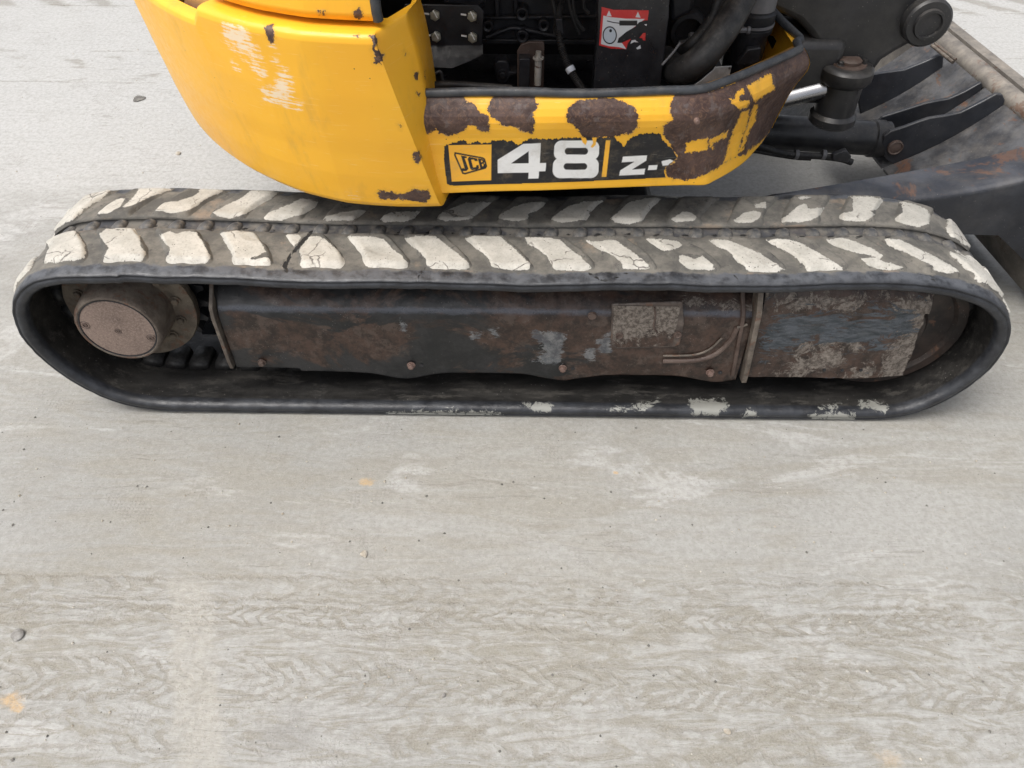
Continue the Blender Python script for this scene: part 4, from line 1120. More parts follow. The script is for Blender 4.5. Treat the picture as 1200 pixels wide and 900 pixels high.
# ---------------------------------------------------------------- side panel under the engine bay
sp = bpy.data.objects.new('side_panel', None); COL.objects.link(sp); sp.parent = EX
sp['label'] = 'low yellow side panel, dented and rusty along its top roll, with a black number decal'
ZPB = .618
botpx = [(500, 229), (560, 226.5), (640, 224), (720, 221.5), (800, 219), (826, 218.2), (838, 213), (856, 203), (873, 191), (886, 177), (896, 165), (904, 152)]
toppx = [(478, 112), (560, 112), (640, 112.5), (720, 111.5), (780, 110), (806, 109), (828, 106), (846, 100), (868, 92), (893, 81), (917, 70), (943, 57)]
BOT = [onZ(x, y, ZPB) for x, y in botpx]
ZPT = .853
TOP = [onZ(x, y, ZPT) for x, y in toppx]
nS = 900
def resample(P, n):
    # the straight run gets a proportional share; both curves share one parameter
    Q = catmull([tuple(p) for p in P], 24)
    Q = np.array([tuple(q) for q in Q])
    t = np.linspace(0, 1, len(Q))
    return np.stack([np.interp(np.linspace(0, 1, n), t, Q[:, k]) for k in range(3)], -1)
def arc_t(P):
    return None
# common parameter by node index but densified so that cells stay even
wts = np.array([np.linalg.norm(BOT[i + 1] - BOT[i]) + np.linalg.norm(TOP[i + 1] - TOP[i]) for i in range(len(BOT) - 1)])
cum = np.r_[0, np.cumsum(wts)] / wts.sum()
def curve(P):
    Q = np.array([tuple(q) for q in catmull([tuple(p) for p in P], 24)])
    par = np.concatenate([np.linspace(cum[i], cum[i + 1], 24, endpoint=False) for i in range(len(P) - 1)] + [[1.]])
    t = np.linspace(0, 1, nS)
    return np.stack([np.interp(t, par, Q[:, k]) for k in range(3)], -1)
CB, CT = curve(BOT), curve(TOP)
tan_ = np.gradient(CB, axis=0); tan_[:, 2] = 0; tan_ /= np.linalg.norm(tan_, axis=1)[:, None]
nrm = np.stack([tan_[:, 1], -tan_[:, 0], np.zeros(nS)], -1)      # outward (towards -Y)
# vertical section (fraction of height, outward bulge): rolled top
SEC = [(.0, -.016), (.004, -.006), (.012, -.001), (.03, .0), (.2, .003), (.45, .008), (.62, .016), (.72, .024), (.79, .0275), (.85, .026), (.91, .019), (.96, .010), (1., .0), (1.0, -.02)]
SEC = np.array(SEC)
seg = np.r_[0, np.cumsum(np.hypot(np.diff(SEC[:, 0]) * .24, np.diff(SEC[:, 1])))]
nV = 190
tv = np.linspace(0, seg[-1], nV)
fz, fb = np.interp(tv, seg, SEC[:, 0]), np.interp(tv, seg, SEC[:, 1])
V = CB[:, None, :] * (1 - fz)[None, :, None] + CT[:, None, :] * fz[None, :, None] + nrm[:, None, :] * fb[None, :, None]
dn = np.array([nz(a * 5, b * 5, c * 7) * .003 + nz(a * 17, b * 17, c * 17) * .0007 for a, b, c in V[::6, ::6].reshape(-1, 3)])
d6 = dn.reshape(V[::6, ::6].shape[:2])
gi = np.linspace(0, d6.shape[0] - 1, nS); gj = np.linspace(0, d6.shape[1] - 1, nV)
i0 = np.clip(gi.astype(int), 0, d6.shape[0] - 2); j0 = np.clip(gj.astype(int), 0, d6.shape[1] - 2)
fi = (gi - i0)[:, None]; fj = (gj - j0)[None, :]
dd = d6[i0][:, j0] * (1 - fi) * (1 - fj) + d6[i0 + 1][:, j0] * fi * (1 - fj) + d6[i0][:, j0 + 1] * (1 - fi) * fj + d6[i0 + 1][:, j0 + 1] * fi * fj
V = V + nrm[:, None, :] * dd[:, :, None]
px = project(V.reshape(-1, 3))
Z5 = lambda p: zoomed(p, 460, 0, 3.9115)
Z6 = lambda p: zoomed(p, 680, 0, 3.914)
ZD = lambda p: zoomed(p, 500, 150, 4.0)
RUST = [Z5(q) for q in (
    [(60, 436), (325, 436), (342, 465), (382, 485), (402, 518), (440, 530), (442, 600), (410, 606), (382, 580), (350, 575), (322, 604), (262, 622), (215, 612), (200, 595), (165, 612), (130, 628), (105, 590)],
    [(470, 434), (650, 436), (668, 480), (646, 520), (650, 570), (640, 612), (600, 602), (560, 582), (500, 576), (478, 552), (450, 540), (436, 500), (446, 465)])]
RUST.append(Z5([(850, 458), (812, 490), (795, 530), (806, 562), (850, 590), (870, 628), (900, 632), (960, 628), (1020, 632)]) + Z6([(160, 626), (240, 606), (262, 580), (266, 530), (246, 490), (200, 465), (155, 448)]))
BIG = Z6([(435, 432), (414, 480), (412, 520), (426, 546), (385, 570), (380, 610), (420, 680), (446, 720), (430, 745), (384, 765), (396, 800), (420, 820), (500, 826), (560, 808), (630, 770), (662, 745), (720, 716), (760, 710), (772, 690), (830, 650), (872, 610), (932, 510), (978, 405), (1005, 385), (1060, 360), (1070, 200), (1010, 200), (780, 330), (700, 385), (600, 415)])
ISL = [Z6(q) for q in (
    [(765, 395), (872, 335), (885, 380), (891, 410), (800, 466), (786, 440)], [(680, 450), (710, 456), (716, 420), (746, 404), (752, 430), (730, 442), (736, 465), (776, 460), (770, 490), (736, 502), (700, 480)],
    [(486, 655), (586, 630), (586, 690), (480, 702)], [(594, 640), (640, 620), (678, 598), (672, 630), (612, 655), (609, 684), (595, 680)],
    [(658, 746), (688, 640), (718, 560), (745, 512), (776, 503), (770, 560), (745, 622), (722, 716)], [(745, 640), (770, 560), (798, 480), (814, 482), (800, 560), (766, 622), (745, 692), (728, 700)],
    [(965, 430), (985, 395), (1000, 395), (985, 440)])]
rust = np.maximum(polys_sdf(px, RUST), np.minimum(polys_sdf(px, [BIG]), -polys_sdf(px, ISL)))
rust = np.where(px[:, 0] > 700, np.maximum(rust, -12), rust)
panel = grid_mesh('panel_sheet', V, MAT['yellow'], sp, {'rust': rust, 'scuff': np.full(len(px), -20.)}, flip=False)
# the decal
DEC = ZD([(82, 84), (100, 74), (150, 60), (172, 52), (190, 68), (205, 72), (232, 58), (258, 68), (300, 66), (312, 52), (330, 60), (352, 52), (380, 60), (405, 58), (425, 80), (455, 62), (475, 50), (500, 46), (540, 50), (620, 48), (640, 44), (720, 42), (880, 42), (902, 62), (925, 84), (952, 46), (1000, 26), (1060, 22), (1095, 26), (1115, 65), (1150, 95), (1175, 138), (1142, 170), (1112, 200), (1122, 232), (900, 243), (700, 252), (400, 262), (112, 270), (94, 262), (80, 150)])
dec_sd = poly_sdf(px, DEC)
jag = np.array([nz(a * .45, b * .45, 3.) for a, b in px[::1]]) if False else 0
jn = np.sin(px[:, 0] * 1.9) * .5 + np.sin(px[:, 0] * .83 + 1.3) * .7
topside = px[:, 1] < 172
dec_in = np.where(topside, dec_sd + jn * .8 > 0, dec_sd > 0)
dec_in &= ~(rust > 1.2)
D = dec_in.reshape(nS, nV)
Q = ((px - np.array([500, 150])) * 4.0)
def rrect(Q, x0, y0, x1, y1, r, shear=0.):
    xx = Q[:, 0] + (Q[:, 1] - (y0 + y1) / 2) * shear
    cx, cy = (x0 + x1) / 2, (y0 + y1) / 2
    qx = np.abs(xx - cx) - ((x1 - x0) / 2 - r); qy = np.abs(Q[:, 1] - cy) - ((y1 - y0) / 2 - r)
    return -(np.hypot(np.maximum(qx, 0), np.maximum(qy, 0)) + np.minimum(np.maximum(qx, qy), 0) - r)
BLK, WHT, YEL = np.array((.012, .012, .014)), np.array((.78, .78, .76)), np.array((.90, .46, .036))
colr = np.tile(BLK, (len(px), 1))
def paint(sd, c, s=1.6):
    global colr
    a = np.clip(sd / s + .5, 0, 1)[:, None]
    colr = colr * (1 - a) + c * a
paint(poly_sdf(Q, [(101, 80), (304, 76), (302, 244), (118, 250)]), YEL)
lf = poly_sdf(Q, [(132, 114), (262, 138), (272, 144), (282, 178), (276, 188), (180, 215), (168, 212), (130, 126)])
paint(np.minimum(lf + 2, 6 - lf), BLK, 2.)
paint(poly_sdf(Q, [(160, 128), (186, 132), (190, 140), (178, 140), (196, 190), (188, 200), (168, 202), (160, 190), (172, 186), (178, 190), (164, 140)]), BLK)        # J
c_o = poly_sdf(Q, [(198, 134), (236, 142), (240, 154), (226, 154), (222, 148), (208, 147), (218, 184), (232, 182), (232, 174), (243, 172), (246, 188), (236, 194), (212, 197), (204, 190), (192, 144)])
paint(c_o, BLK)                                                                                                                                                  # C
b_o = poly_sdf(Q, [(244, 142), (264, 146), (272, 156), (268, 164), (276, 172), (274, 184), (258, 190), (252, 190), (240, 144)])
b_h = np.maximum(poly_sdf(Q, [(254, 151), (261, 153), (262, 159), (256, 159)]), poly_sdf(Q, [(258, 167), (266, 168), (266, 178), (261, 179)]))
paint(np.minimum(b_o, -b_h), BLK)                                                                                                                                # B
four = np.minimum(poly_sdf(Q, [(333, 148), (452, 74), (535, 70), (530, 164), (560, 163), (557, 201), (527, 203), (524, 236), (476, 237), (478, 208), (333, 211)]), -poly_sdf(Q, [(478, 108), (394, 166), (478, 164)]))
paint(four, WHT)
e1 = rrect(Q, 597, 58, 808, 150, 34, .04); e2 = rrect(Q, 591, 138, 806, 234, 36, .04)
h1 = rrect(Q, 647, 92, 756, 124, 15, .04); h2 = rrect(Q, 642, 164, 752, 195, 15, .04)
paint(np.minimum(np.minimum(np.maximum(e1, e2), -h1), -h2), WHT)
paint(poly_sdf(Q, [(840, 57), (861, 57), (842, 228), (820, 228)]), YEL)
paint(poly_sdf(Q, [(920, 133), (1033, 128), (1029, 152), (962, 194), (1024, 190), (1019, 217), (902, 222), (907, 198), (974, 157), (914, 160)]), WHT)
paint(poly_sdf(Q, [(1041, 175), (1082, 172), (1078, 194), (1036, 197)]), WHT)
paint(poly_sdf(Q, [(1100, 155), (1140, 146), (1158, 154), (1138, 166), (1132, 174), (1106, 176)]), WHT)
chip = np.maximum(poly_sdf(Q, [(722, 40), (745, 44), (752, 62), (745, 80), (730, 66)]), poly_sdf(Q, [(775, 45), (797, 42), (792, 78), (778, 92), (768, 88), (780, 70)]))
paint(chip, YEL)
ii = np.where(D.any(1))[0]; jj = np.where(D.any(0))[0]
sl = (slice(max(ii[0] - 1, 0), ii[-1] + 2), slice(max(jj[0] - 1, 0), jj[-1] + 2))
Vn = V + nrm[:, None, :] * .0008
dcl = grid_mesh('number_decal', Vn[sl], MAT['print'], sp, {'print': colr.reshape(nS, nV, 3)[sl]}, keep=D[sl], flip=False)
dcl['label'] = 'black decal reading 48 Z- with a small yellow JCB square'
# small rivet in the rusted part
bm = bmesh.new(); p = onY(817, 143, .135); bm_lathe(bm, p, (0, -1, 0), [(-.01, .0062), (.002, .006), (.004, .004), (.0045, 0)], 16); from_bm('rivet', bm, MAT['rusty_bolt'], sp)
# top: inward return of the panel and black rubber seal
lip_path = [Vector(CT[i]) + Vector((0, .002, .006)) for i in range(0, nS - 8, 14)]
wz = [0.0045 * nz(p.x * 7, 1.3) for p in lip_path]
lip_path = [p + Vector((0, 0, w)) for p, w in zip(lip_path, wz)]
cz = lip_path[-1].z
corner = Vector(onZ(938, 47, cz)); back = Vector(onZ(905, 12, cz + .01)); back2 = Vector(onZ(880, -20, cz + .02))
lip_path = [p for p in lip_path if (p - corner).length > .05] + [corner + Vector((-.012, -.010, 0)), corner, corner + Vector((.002, .014, 0))] + catmull([corner, back, back2], 6)[3:]
tube('opening_seal', lip_path, .0100, MAT['seal'], sp, seg=16)
V = np.stack([CT + np.array([0, 0, -.001]), CT - nrm * .03, CT - nrm * .032 + np.array([0, 0, -.23])], 1)
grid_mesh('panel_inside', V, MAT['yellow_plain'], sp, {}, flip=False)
# front return of the panel (faces the boom)
fe = np.array([V[-1, 0], V[-1, 0] + np.array([.0, .35, .0])])
col0 = (CB[-1][None, :] * (1 - fz)[:, None] + CT[-1][None, :] * fz[:, None] + nrm[-1][None, :] * fb[:, None])
V = np.stack([col0, col0 + np.array([-.004, .02, 0]), col0 + np.array([-.01, .45, 0])], 0)
px = project(V.reshape(-1, 3))
grid_mesh('front_return', V, MAT['yellow'], sp, {'rust': np.full(len(px), -9.), 'scuff': np.full(len(px), -20.)})
# turntable deck: floor of the bay, black
bm = bmesh.new()
deck = [(-.13, .23), (.43, .27), (.52, .32), (.59, .40), (.64, .50), (.66, .72), (.66, 1.75), (-.75, 1.8), (-.75, .7), (-.45, .30)]
bm_prism(bm, [(x, y, .598) for x, y in deck], (0, 0, .035))
from_bm('deck_plate', bm, MAT['black_paint'], EX, 30, .003)
bm = bmesh.new()
bm_prism(bm, [(x * .97 + .01, y + .03, .565) for x, y in deck], (0, 0, .031))
from_bm('belly_plate', bm, MAT['black_paint'], EX, 30, .003)

# ---------------------------------------------------------------- engine bay
bay = bpy.data.objects.new('engine_bay', None); COL.objects.link(bay); bay.parent = EX
bay['label'] = 'open engine bay with black brackets, hoses and bolts'
bm = bmesh.new(); bm_box(bm, (-.75, .95, .60), (.66, .98, 1.45)); from_bm('back_wall', bm, MAT['engine'], bay)
bm = bmesh.new(); bm_box(bm, (-.42, .25, .634), (-.40, .95, 1.3)); from_bm('side_wall', bm, MAT['engine'], bay)
bm = bmesh.new(); bm_prism(bm, [(-.25, .12, 1.34), (.62, .16, 1.34), (.75, .9, 1.34), (-.7, .9, 1.34)], (0, 0, .02)); from_bm('bay_shade', bm, MAT['yellow_plain'], EX)  # unseen roof panel over the bay, added to shade it
# engine block
def ypix(name, pix, Y, t, mat='engine', bevel=.003): return plate(name, pix, Y, t, MAT[mat], bay, bevel)
ypix('engine_block', [(545, -40), (705, -40), (705, 52), (560, 52), (552, 35)], .62, .25)
ypix('block_rib', [(555, 20), (700, 18), (700, 22), (555, 24)], .60, .02)
ypix('block_rib', [(578, -20), (584, -20), (586, 20), (580, 20)], .60, .02)
ypix('block_rib', [(600, -20), (606, -20), (608, 18), (602, 18)], .60, .02)
ypix('block_rib', [(655, -20), (700, -22), (700, -5), (655, -4)], .59, .03)
ypix('block_rib', [(560, 46), (700, 47), (700, 53), (560, 52)], .605, .015)
ypix('starter_cover', [(512, -30), (568, -30), (568, 2), (560, 7), (548, 6), (520, 4)], .53, .08)
for (x_, y_, r_) in ((572, 28, .014), (612, 14, .016), (612, 40, .016), (637, 27, .015), (560, -2, .02)):
    bm = bmesh.new(); bm_lathe(bm, onY(x_, y_, .60), (0, -1, 0), [(-.02, r_ * 1.1), (.018, r_), (.020, r_ * .85), (.018, r_ * .5), (-.01, r_ * .48), (-.01, 0)], 28); from_bm('threaded_boss', bm, MAT['engine'], bay, 35)
tube('curved_rib', catmull([onY(x, y, .60) for x, y in ((570, 44), (590, 36), (605, 33), (640, 40), (660, 44))], 6), .006, MAT['engine'], bay)
# bolted bracket on the left with bent lip
br = ypix('bolted_bracket', [(474, 5), (560, 6), (567, 14), (565, 54), (476, 54), (470, 20)], .47, .006, 'black_paint', .002)
bm = bmesh.new()
a0, a1 = onY(476, 54, .47), onY(566, 54, .47)
b0, b1 = onY(486, 78, .445), onY(566, 64, .445); bmid = onY(530, 80, .445); b2 = onY(550, 72, .445)
bm_prism(bm, [a0, a1, b1, b2, bmid, b0], (0, .006, .004))
from_bm('bracket_lip', bm, mat_dark('scraped_lip', (.007, .008, .010), (.014, .015, .017), (.4, .6), 20, dust=.04), br, 30, .001)
for (x_, y_, mx) in ((510, 16.5, -7), (553.5, 17.5, -6), (511.5, 41.5, -7), (554, 42.5, -6)):
    b_ = bolt('bolt', onY(x_, y_, .470), (0, -1, 0), .0125, .013, MAT['zinc'], br, washer=False, rot=random.random())
    p = [onY(x_ + dx, y_ + dy, .4692) for dx, dy in ((-7, -1.0), (-13.5, -1.8), (-13.5, 0.2), (-7, 1.2))]
    bm = bmesh.new(); bm_prism(bm, p, (0, .0006, 0)); from_bm('witness_mark', bm, MAT['white_mark'], br, 0)
    q = Vector(onY(x_, y_, .4542)); bm = bmesh.new(); bm_box(bm, (q.x - .0012, q.y - .0012, q.z - .0095), (q.x + .0012, q.y, q.z + .0095))
    for v in bm.verts: v.co = Matrix.Translation(q) @ Matrix.Rotation(-.45, 4, 'Y') @ Matrix.Translation(-q) @ v.co
    from_bm('witness_mark', bm, MAT['white_mark'], br, 0)
# mount and brown bracket with steel pin
ypix('mount_lug', [(579, 75), (584, 71), (593, 71), (597, 76), (597, 84), (606, 84), (606, 88), (598, 90), (594, 98), (584, 97), (580, 88)], .50, .04, 'engine', .004)
bolt('bolt', onY(589, 87, .50), (0, -1, 0), .010, .010, MAT['engine'], bay)
bm = bmesh.new()
bp = [(606, 60), (611, 52), (620, 49), (637, 49), (638, 54), (637, 110), (606, 110)]
bm_prism(bm, [onY(x, y, .46) for x, y in bp], (0, .008, 0))
bb_ = from_bm('mount_bracket', bm, MAT['brown_steel'], bay, 30, .002)
bm = bmesh.new(); bm_box(bm, tuple(onY(608, 110, .43)), tuple(onY(621, 62, .465))); from_bm('bracket_web', bm, MAT['engine'], bb_, 30, .002)
pa, pb = Vector(onY(630, 99, .43)), Vector(onY(630, 64, .43)); pb.y = pa.y; pb.x = pa.x
bm = bmesh.new()
bm_lathe(bm, pa, (0, 0, 1), [(0, 0), (0, .0085), ((pb - pa).length * .86, .0085), ((pb - pa).length * .87, .0135), ((pb - pa).length * .92, .0135), ((pb - pa).length * .92, .007), ((pb - pa).length * 1.1, .007), ((pb - pa).length * 1.1, 0)], 24)
from_bm('steel_pin', bm, mat_dark('worn_steel', (.36, .34, .30), (.50, .48, .44), (.35, .5), 60, rust=.2, metal=.3), bb_, 35)
# corrugated conduit with a tag
cp = catmull([onY(x, y, Y) for x, y, Y in ((664, -25, .55), (657, 5, .53), (654, 30, .50), (660, 62, .46), (672, 88, .43), (685, 108, .42))], 26)
tube('corrugated_conduit', cp, .0088, MAT['hose'], bay, rfun=lambda i: 1.12 if i % 2 else .9, seg=12)
q = [cp[int(len(cp) * f)] for f in (.72, .745, .77)]
tube('cable_tag', catmull([q[0], q[1], q[2]], 4), .0115, mat_dark('tag_white', (.5, .53, .58), (.66, .70, .76), (.4, .6), 60), bay, seg=18)
for pts in (((672, -20), (672, 6), (676, 24), (684, 36)), ((662, -20), (668, 8), (672, 22), (679, 40)), ((690, -20), (684, 6), (690, 16)), ((641, -20), (648, 4), (651, 20), (650, 40))):
    tube('wire', catmull([onY(x, y, .52) for x, y in pts], 8), .0045, MAT['hose'], bay)
ypix('connector', [(651, 22), (659, 22), (661, 40), (653, 42)], .485, .015, 'engine', .002)
# black post with warning sticker
post = ypix('post', [(701, -40), (786, -40), (784, 20), (772, 118), (694, 118), (700, 40)], .40, .05, 'black_paint', .003)
# cable at the lower left
tube('wire', catmull([onY(x, y, .4) for x, y in ((490, 96), (505, 90), (516, 84), (520, 95), (536, 100))], 6), .004, MAT['hose'], bay)
tube('return_hose', catmull([onY(x, y, .35) for x, y in ((486, 104), (520, 99), (560, 101), (600, 104))], 6), .009, MAT['hose'], bay)
# sticker
x0, z0 = onY(700, 0, .399)[0], onY(700, 60, .399)[2]
gx, gz = 240, 200
Xs = np.linspace(onY(698, 30, .3992)[0], onY(764, 30, .3992)[0], gx); Zs = np.linspace(onY(730, 64, .3992)[2], onY(730, 4, .3992)[2], gz)
V = np.zeros((gx, gz, 3)); V[:, :, 0] = Xs[:, None]; V[:, :, 2] = Zs[None, :]; V[:, :, 1] = .3992
P = project(V.reshape(-1, 3)); Qs = (P - np.array([620, 0])) * 6.6667
ST = [(567, 52), (660, 75), (760, 76), (936, 80), (928, 160), (905, 160), (860, 175), (830, 210), (760, 250), (700, 300), (690, 335), (720, 335), (800, 300), (770, 345), (760, 385), (640, 380), (545, 355)]
ST2 = [[(890, 258), (912, 255), (908, 318), (888, 316), (884, 300), (860, 296)], [(835, 375), (870, 350), (875, 380), (845, 388)], [(790, 345), (800, 315), (830, 310), (840, 320), (860, 332), (820, 330)], [(896, 190), (922, 186), (918, 206)]]
colr = np.tile(np.array((.55, .035, .035)), (len(P), 1))
W_, K_ = np.array((.62, .64, .66)), np.array((.015, .015, .018))
paint(poly_sdf(Qs, [(580, 122), (640, 135), (760, 146), (905, 148), (850, 190), (700, 300), (760, 384), (700, 368), (620, 360), (562, 344)]), W_, 3)
for (x_, y_) in ((625, 108), (851, 118)): paint(poly_sdf(Qs, [(x_, y_ - 26), (x_ + 20, y_ + 20), (x_ - 20, y_ + 16)]), W_, 3)
paint(rrect(Qs, 705, 160, 846, 200, 4, -.0), K_, 3)
paint(line_sdf(Qs, [(612, 164), (660, 176), (710, 182)], 4), K_, 3)
el = 1 - np.hypot((Qs[:, 0] - 630) / 56, (Qs[:, 1] - 275) / 70); paint(el * 50, K_, 3)
el = 1 - np.hypot((Qs[:, 0] - 630) / 47, (Qs[:, 1] - 275) / 60); paint(el * 50, np.array((.50, .56, .62)), 3)
el = 1 - np.hypot((Qs[:, 0] - 637) / 11, (Qs[:, 1] - 240) / 13); paint(el * 20, K_, 3)
paint(polys_sdf(Qs, ST2[:1]) + 0, np.array((.55, .035, .035)), 3)
for s2 in ST2[1:]: paint(poly_sdf(Qs, s2), W_, 3)
keep = (poly_sdf(Qs, ST) > 0)
for s2 in ST2: keep |= poly_sdf(Qs, s2) > 0
st = grid_mesh('warning_sticker', V, MAT['print'], post, {'print': colr.reshape(gx, gz, 3)}, keep=keep.reshape(gx, gz), flip=True)
st['label'] = 'torn red and white warning sticker'
# hydraulics at the right of the bay
tube('thick_hose', catmull([onY(x, y, Y) for x, y, Y in ((885, -40, .48), (868, 0, .45), (845, 40, .40), (818, 72, .38), (795, 82, .42), (778, 70, .5))], 10), .034, MAT['hose'], bay, seg=24)
tube('hose', catmull([onY(x, y, Y) for x, y, Y in ((850, -20, .52), (835, 20, .50), (812, 50, .47), (795, 62, .5))], 8), .014, MAT['hose'], bay)
tube('wire', catmull([onY(x, y, .40) for x, y in ((776, 76), (790, 60), (797, 50))], 6), .003, MAT['clip_grey'], bay)
bm = bmesh.new(); bm_lathe(bm, onY(806, 36, .62), (0, -1, 0), [(-.05, .05), (0, .05), (.01, .045), (.012, .035), (-.03, .03), (-.03, 0)], 32); from_bm('pump_port', bm, MAT['engine'], bay, 35)
ypix('pump_block', [(785, -40), (870, -40), (860, 60), (800, 75), (782, 60)], .66, .15, 'engine', .006)
bolt('bolt', onY(810, 48, .55), (0, 0, 1), .010, .018, MAT['clip_grey'], bay)
ypix('pump_flange', [(796, 51), (816, 48), (818, 56), (798, 58)], .55, .02, 'clip_grey', .002)
ypix('pump_cover', [(784, -40), (822, -40), (812, 14), (786, 28)], .50, .06, 'engine', .01)
# filter canister with clamp
fc = Vector(onY(884, 20, .60))
bm = bmesh.new(); bm_lathe(bm, (fc.x, .60, fc.z), (0, 0, -1), [(-.5, .045), (-.02, .045), (-.015, .052), (.006, .052), (.010, .047), (.018, .047), (.022, .052), (.032, .052), (.034, .045), (.12, .042), (.20, .03)], 32)
from_bm('filter_canister', bm, MAT['engine'], bay, 35)
bm = bmesh.new(); bm_lathe(bm, (fc.x, .60, fc.z), (0, 0, -1), [(-.40, .046), (-.40, .0465), (-.024, .0468), (-.024, .045)], 32); from_bm('filter_housing', bm, MAT['clip_grey'], bay, 35)
bm = bmesh.new(); bm_lathe(bm, (fc.x, .60, fc.z), (0, 0, -1), [(.008, .046), (.009, .0535), (.015, .0535), (.016, .046)], 32); from_bm('clamp_band', bm, MAT['clip_grey'], bay, 35)
bolt('bolt', (fc.x - .02, .60 - .055, fc.z - .012), (-1, 0, 0), .007, .03, MAT['clip_grey'], bay)
ypix('rear_bracket', [(862, 76), (876, 58), (892, 56), (890, 72), (880, 76)], .52, .02, 'engine', .003)
# plain metal rating plate lying on the deck
bm = bmesh.new()
dp = [(812, 101), (822, 94), (836, 82), (838, 78.5), (857.5, 77.5), (852, 101)]
bm_prism(bm, [onY(x, y, .33) for x, y in dp], (0, .004, 0))
from_bm('rating_plate', bm, mat_dark('rating_plate', (.20, .205, .21), (.27, .275, .28), (.35, .5), 50, metal=.5, dust=.3), bay, 30, .0008)
for (x_, y_) in ((855, 80), (852, 98)):
    bm = bmesh.new(); p = Vector(onY(x_, y_, .329)); bm_cyl(bm, p, p + Vector((0, .003, 0)), .003, seg=12); from_bm('rivet', bm, MAT['black_paint'], bay)
# inner yellow wall at the front corner
bm = bmesh.new()
w0 = [onZ(907, 14, .86), onZ(936, 48, .86)]
bm_prism(bm, [(w0[1][0] - .02, .74, .86), (w0[1][0] - .02, .74, .63), (w0[1][0] - .02, 1.3, .63), (w0[1][0] - .02, 1.3, .88)], (-.006, 0, 0))
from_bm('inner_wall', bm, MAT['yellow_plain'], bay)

# ---------------------------------------------------------------- swing post, rods and cylinders
sw = bpy.data.objects.new('swing_post', None); COL.objects.link(sw); sw.parent = EX
sw['label'] = 'black cast swing post with big pin bosses'
pv = Vector(onZ(995, 74, .72))          # vertical pin centre (top)
YP = pv.y
bm = bmesh.new()
bm_lathe(bm, (pv.x, YP, 0), (0, 0, 1), [(.545, 0), (.545, .058), (.553, .066), (.572, .066), (.582, .056), (.64, .056), (.665, .056), (.672, .066), (.682, .073), (.708, .073), (.716, .066), (.719, .050), (.719, .0)], 48)
from_bm('pin_boss', bm, MAT['black_cast'], sw, 40)
bm = bmesh.new(); bm_lathe(bm, (pv.x, YP, .719), (0, 0, 1), [(0, .048), (.004, .047), (.004, .032), (.012, .032), (.015, .028), (.015, 0)], 36)
pc_ = from_bm('pin_cap', bm, MAT['brown_steel'], sw, 40)
bolt('bolt', (pv.x - .03, YP - .02, .722), (0, 0, 1), .008, .010, MAT['black_cast'], pc_)
bm = bmesh.new(); bm_cyl(bm, (pv.x + .038, YP - .01, .722), (pv.x + .038, YP - .01, .735), .006, seg=12); from_bm('grease_nipple', bm, MAT['black_cast'], pc_)
# casting body: outline at a plane behind the pin, thick, rounded
body = [(903, 12), (900, -60), (1105, -60), (1113, 20), (1108, 42), (1092, 50), (1072, 50), (1050, 62), (1034, 72), (1024, 86), (1016, 96), (1000, 98), (984, 92), (973, 80), (962, 60), (948, 40), (935, 26), (918, 18)]
bm = bmesh.new()
bm_prism(bm, [onY(x, y, YP + .012) for x, y in body], (0, .16, 0))
cb_ = from_bm('casting', bm, MAT['black_cast'], sw, 40)
b_ = cb_.modifiers.new('bevel', 'BEVEL'); b_.width = .018; b_.segments = 4; b_.limit_method = 'ANGLE'; b_.angle_limit = R_(40)
bm = bmesh.new()
bm_lathe(bm, onY(1088, 28, YP - .02), (0, 1, 0), [(-.004, 0), (-.004, .030), (-.012, .032), (-.012, .038), (-.002, .040), (-.002, .056), (.004, .062), (.08, .062)], 48)
from_bm('cross_pin_boss', bm, MAT['black_cast'], sw, 35)
bm = bmesh.new(); bm_box(bm, (pv.x - .22, YP - .01, .60), (pv.x - .02, YP + .20, .78)); from_bm('post_mount', bm, MAT['black_cast'], sw, 30, .02)
bm = bmesh.new(); bm_box(bm, (pv.x - .28, YP + .25, .52), (pv.x + .02, YP + .75, .98)); from_bm('boom_foot', bm, MAT['black_cast'], sw, 30, .03)
# chrome swing rod
r0, r1 = Vector(onY(870, 128, YP)), Vector(onY(974, 102, YP))
sc = bpy.data.objects.new('swing_cylinder', None); COL.objects.link(sc); sc.parent = EX
bm = bmesh.new(); bm_cyl(bm, r0, r1, .0275, seg=40); from_bm('piston_rod', bm, MAT['chrome'], sc, 40)
bm = bmesh.new(); dr_ = (r1 - r0).normalized(); bm_lathe(bm, r1 - dr_ * .012, dr_, [(0, 0), (0, .032), (.012, .036), (.05, .044), (.07, .05), (.07, 0)], 36); from_bm('rod_eye', bm, MAT['black_cast'], sc, 40)
# blade lift cylinder
YL = .93
lc = bpy.data.objects.new('blade_cylinder', None); COL.objects.link(lc); lc.parent = EX
c0 = Vector(onY(870, 148, YL)); c1 = Vector(onY(1036, 163, YL))
c0 = c1 + Vector((-.62, 0, .035))
bm = bmesh.new(); dd_ = (c1 - c0).normalized()
Ln = (c1 - c0).length
bm_lathe(bm, c0, dd_, [(0, 0), (0, .055), (Ln - .05, .055), (Ln - .045, .060), (Ln - .01, .060), (Ln, .054), (Ln, .035), (Ln + .03, .032), (Ln + .03, 0)], 48)
from_bm('cylinder_barrel', bm, MAT['black_cast'], lc, 35)
tube('hydraulic_pipe', catmull([onY(x, y, .86) for x, y in ((880, 168), (920, 180), (960, 183), (985, 186), (998, 190))], 6), .011, MAT['hose'], lc)
tube('hydraulic_pipe', catmull([onY(x, y, .86) for x, y in ((880, 176), (925, 184), (950, 186))], 6), .007, MAT['hose'], lc)
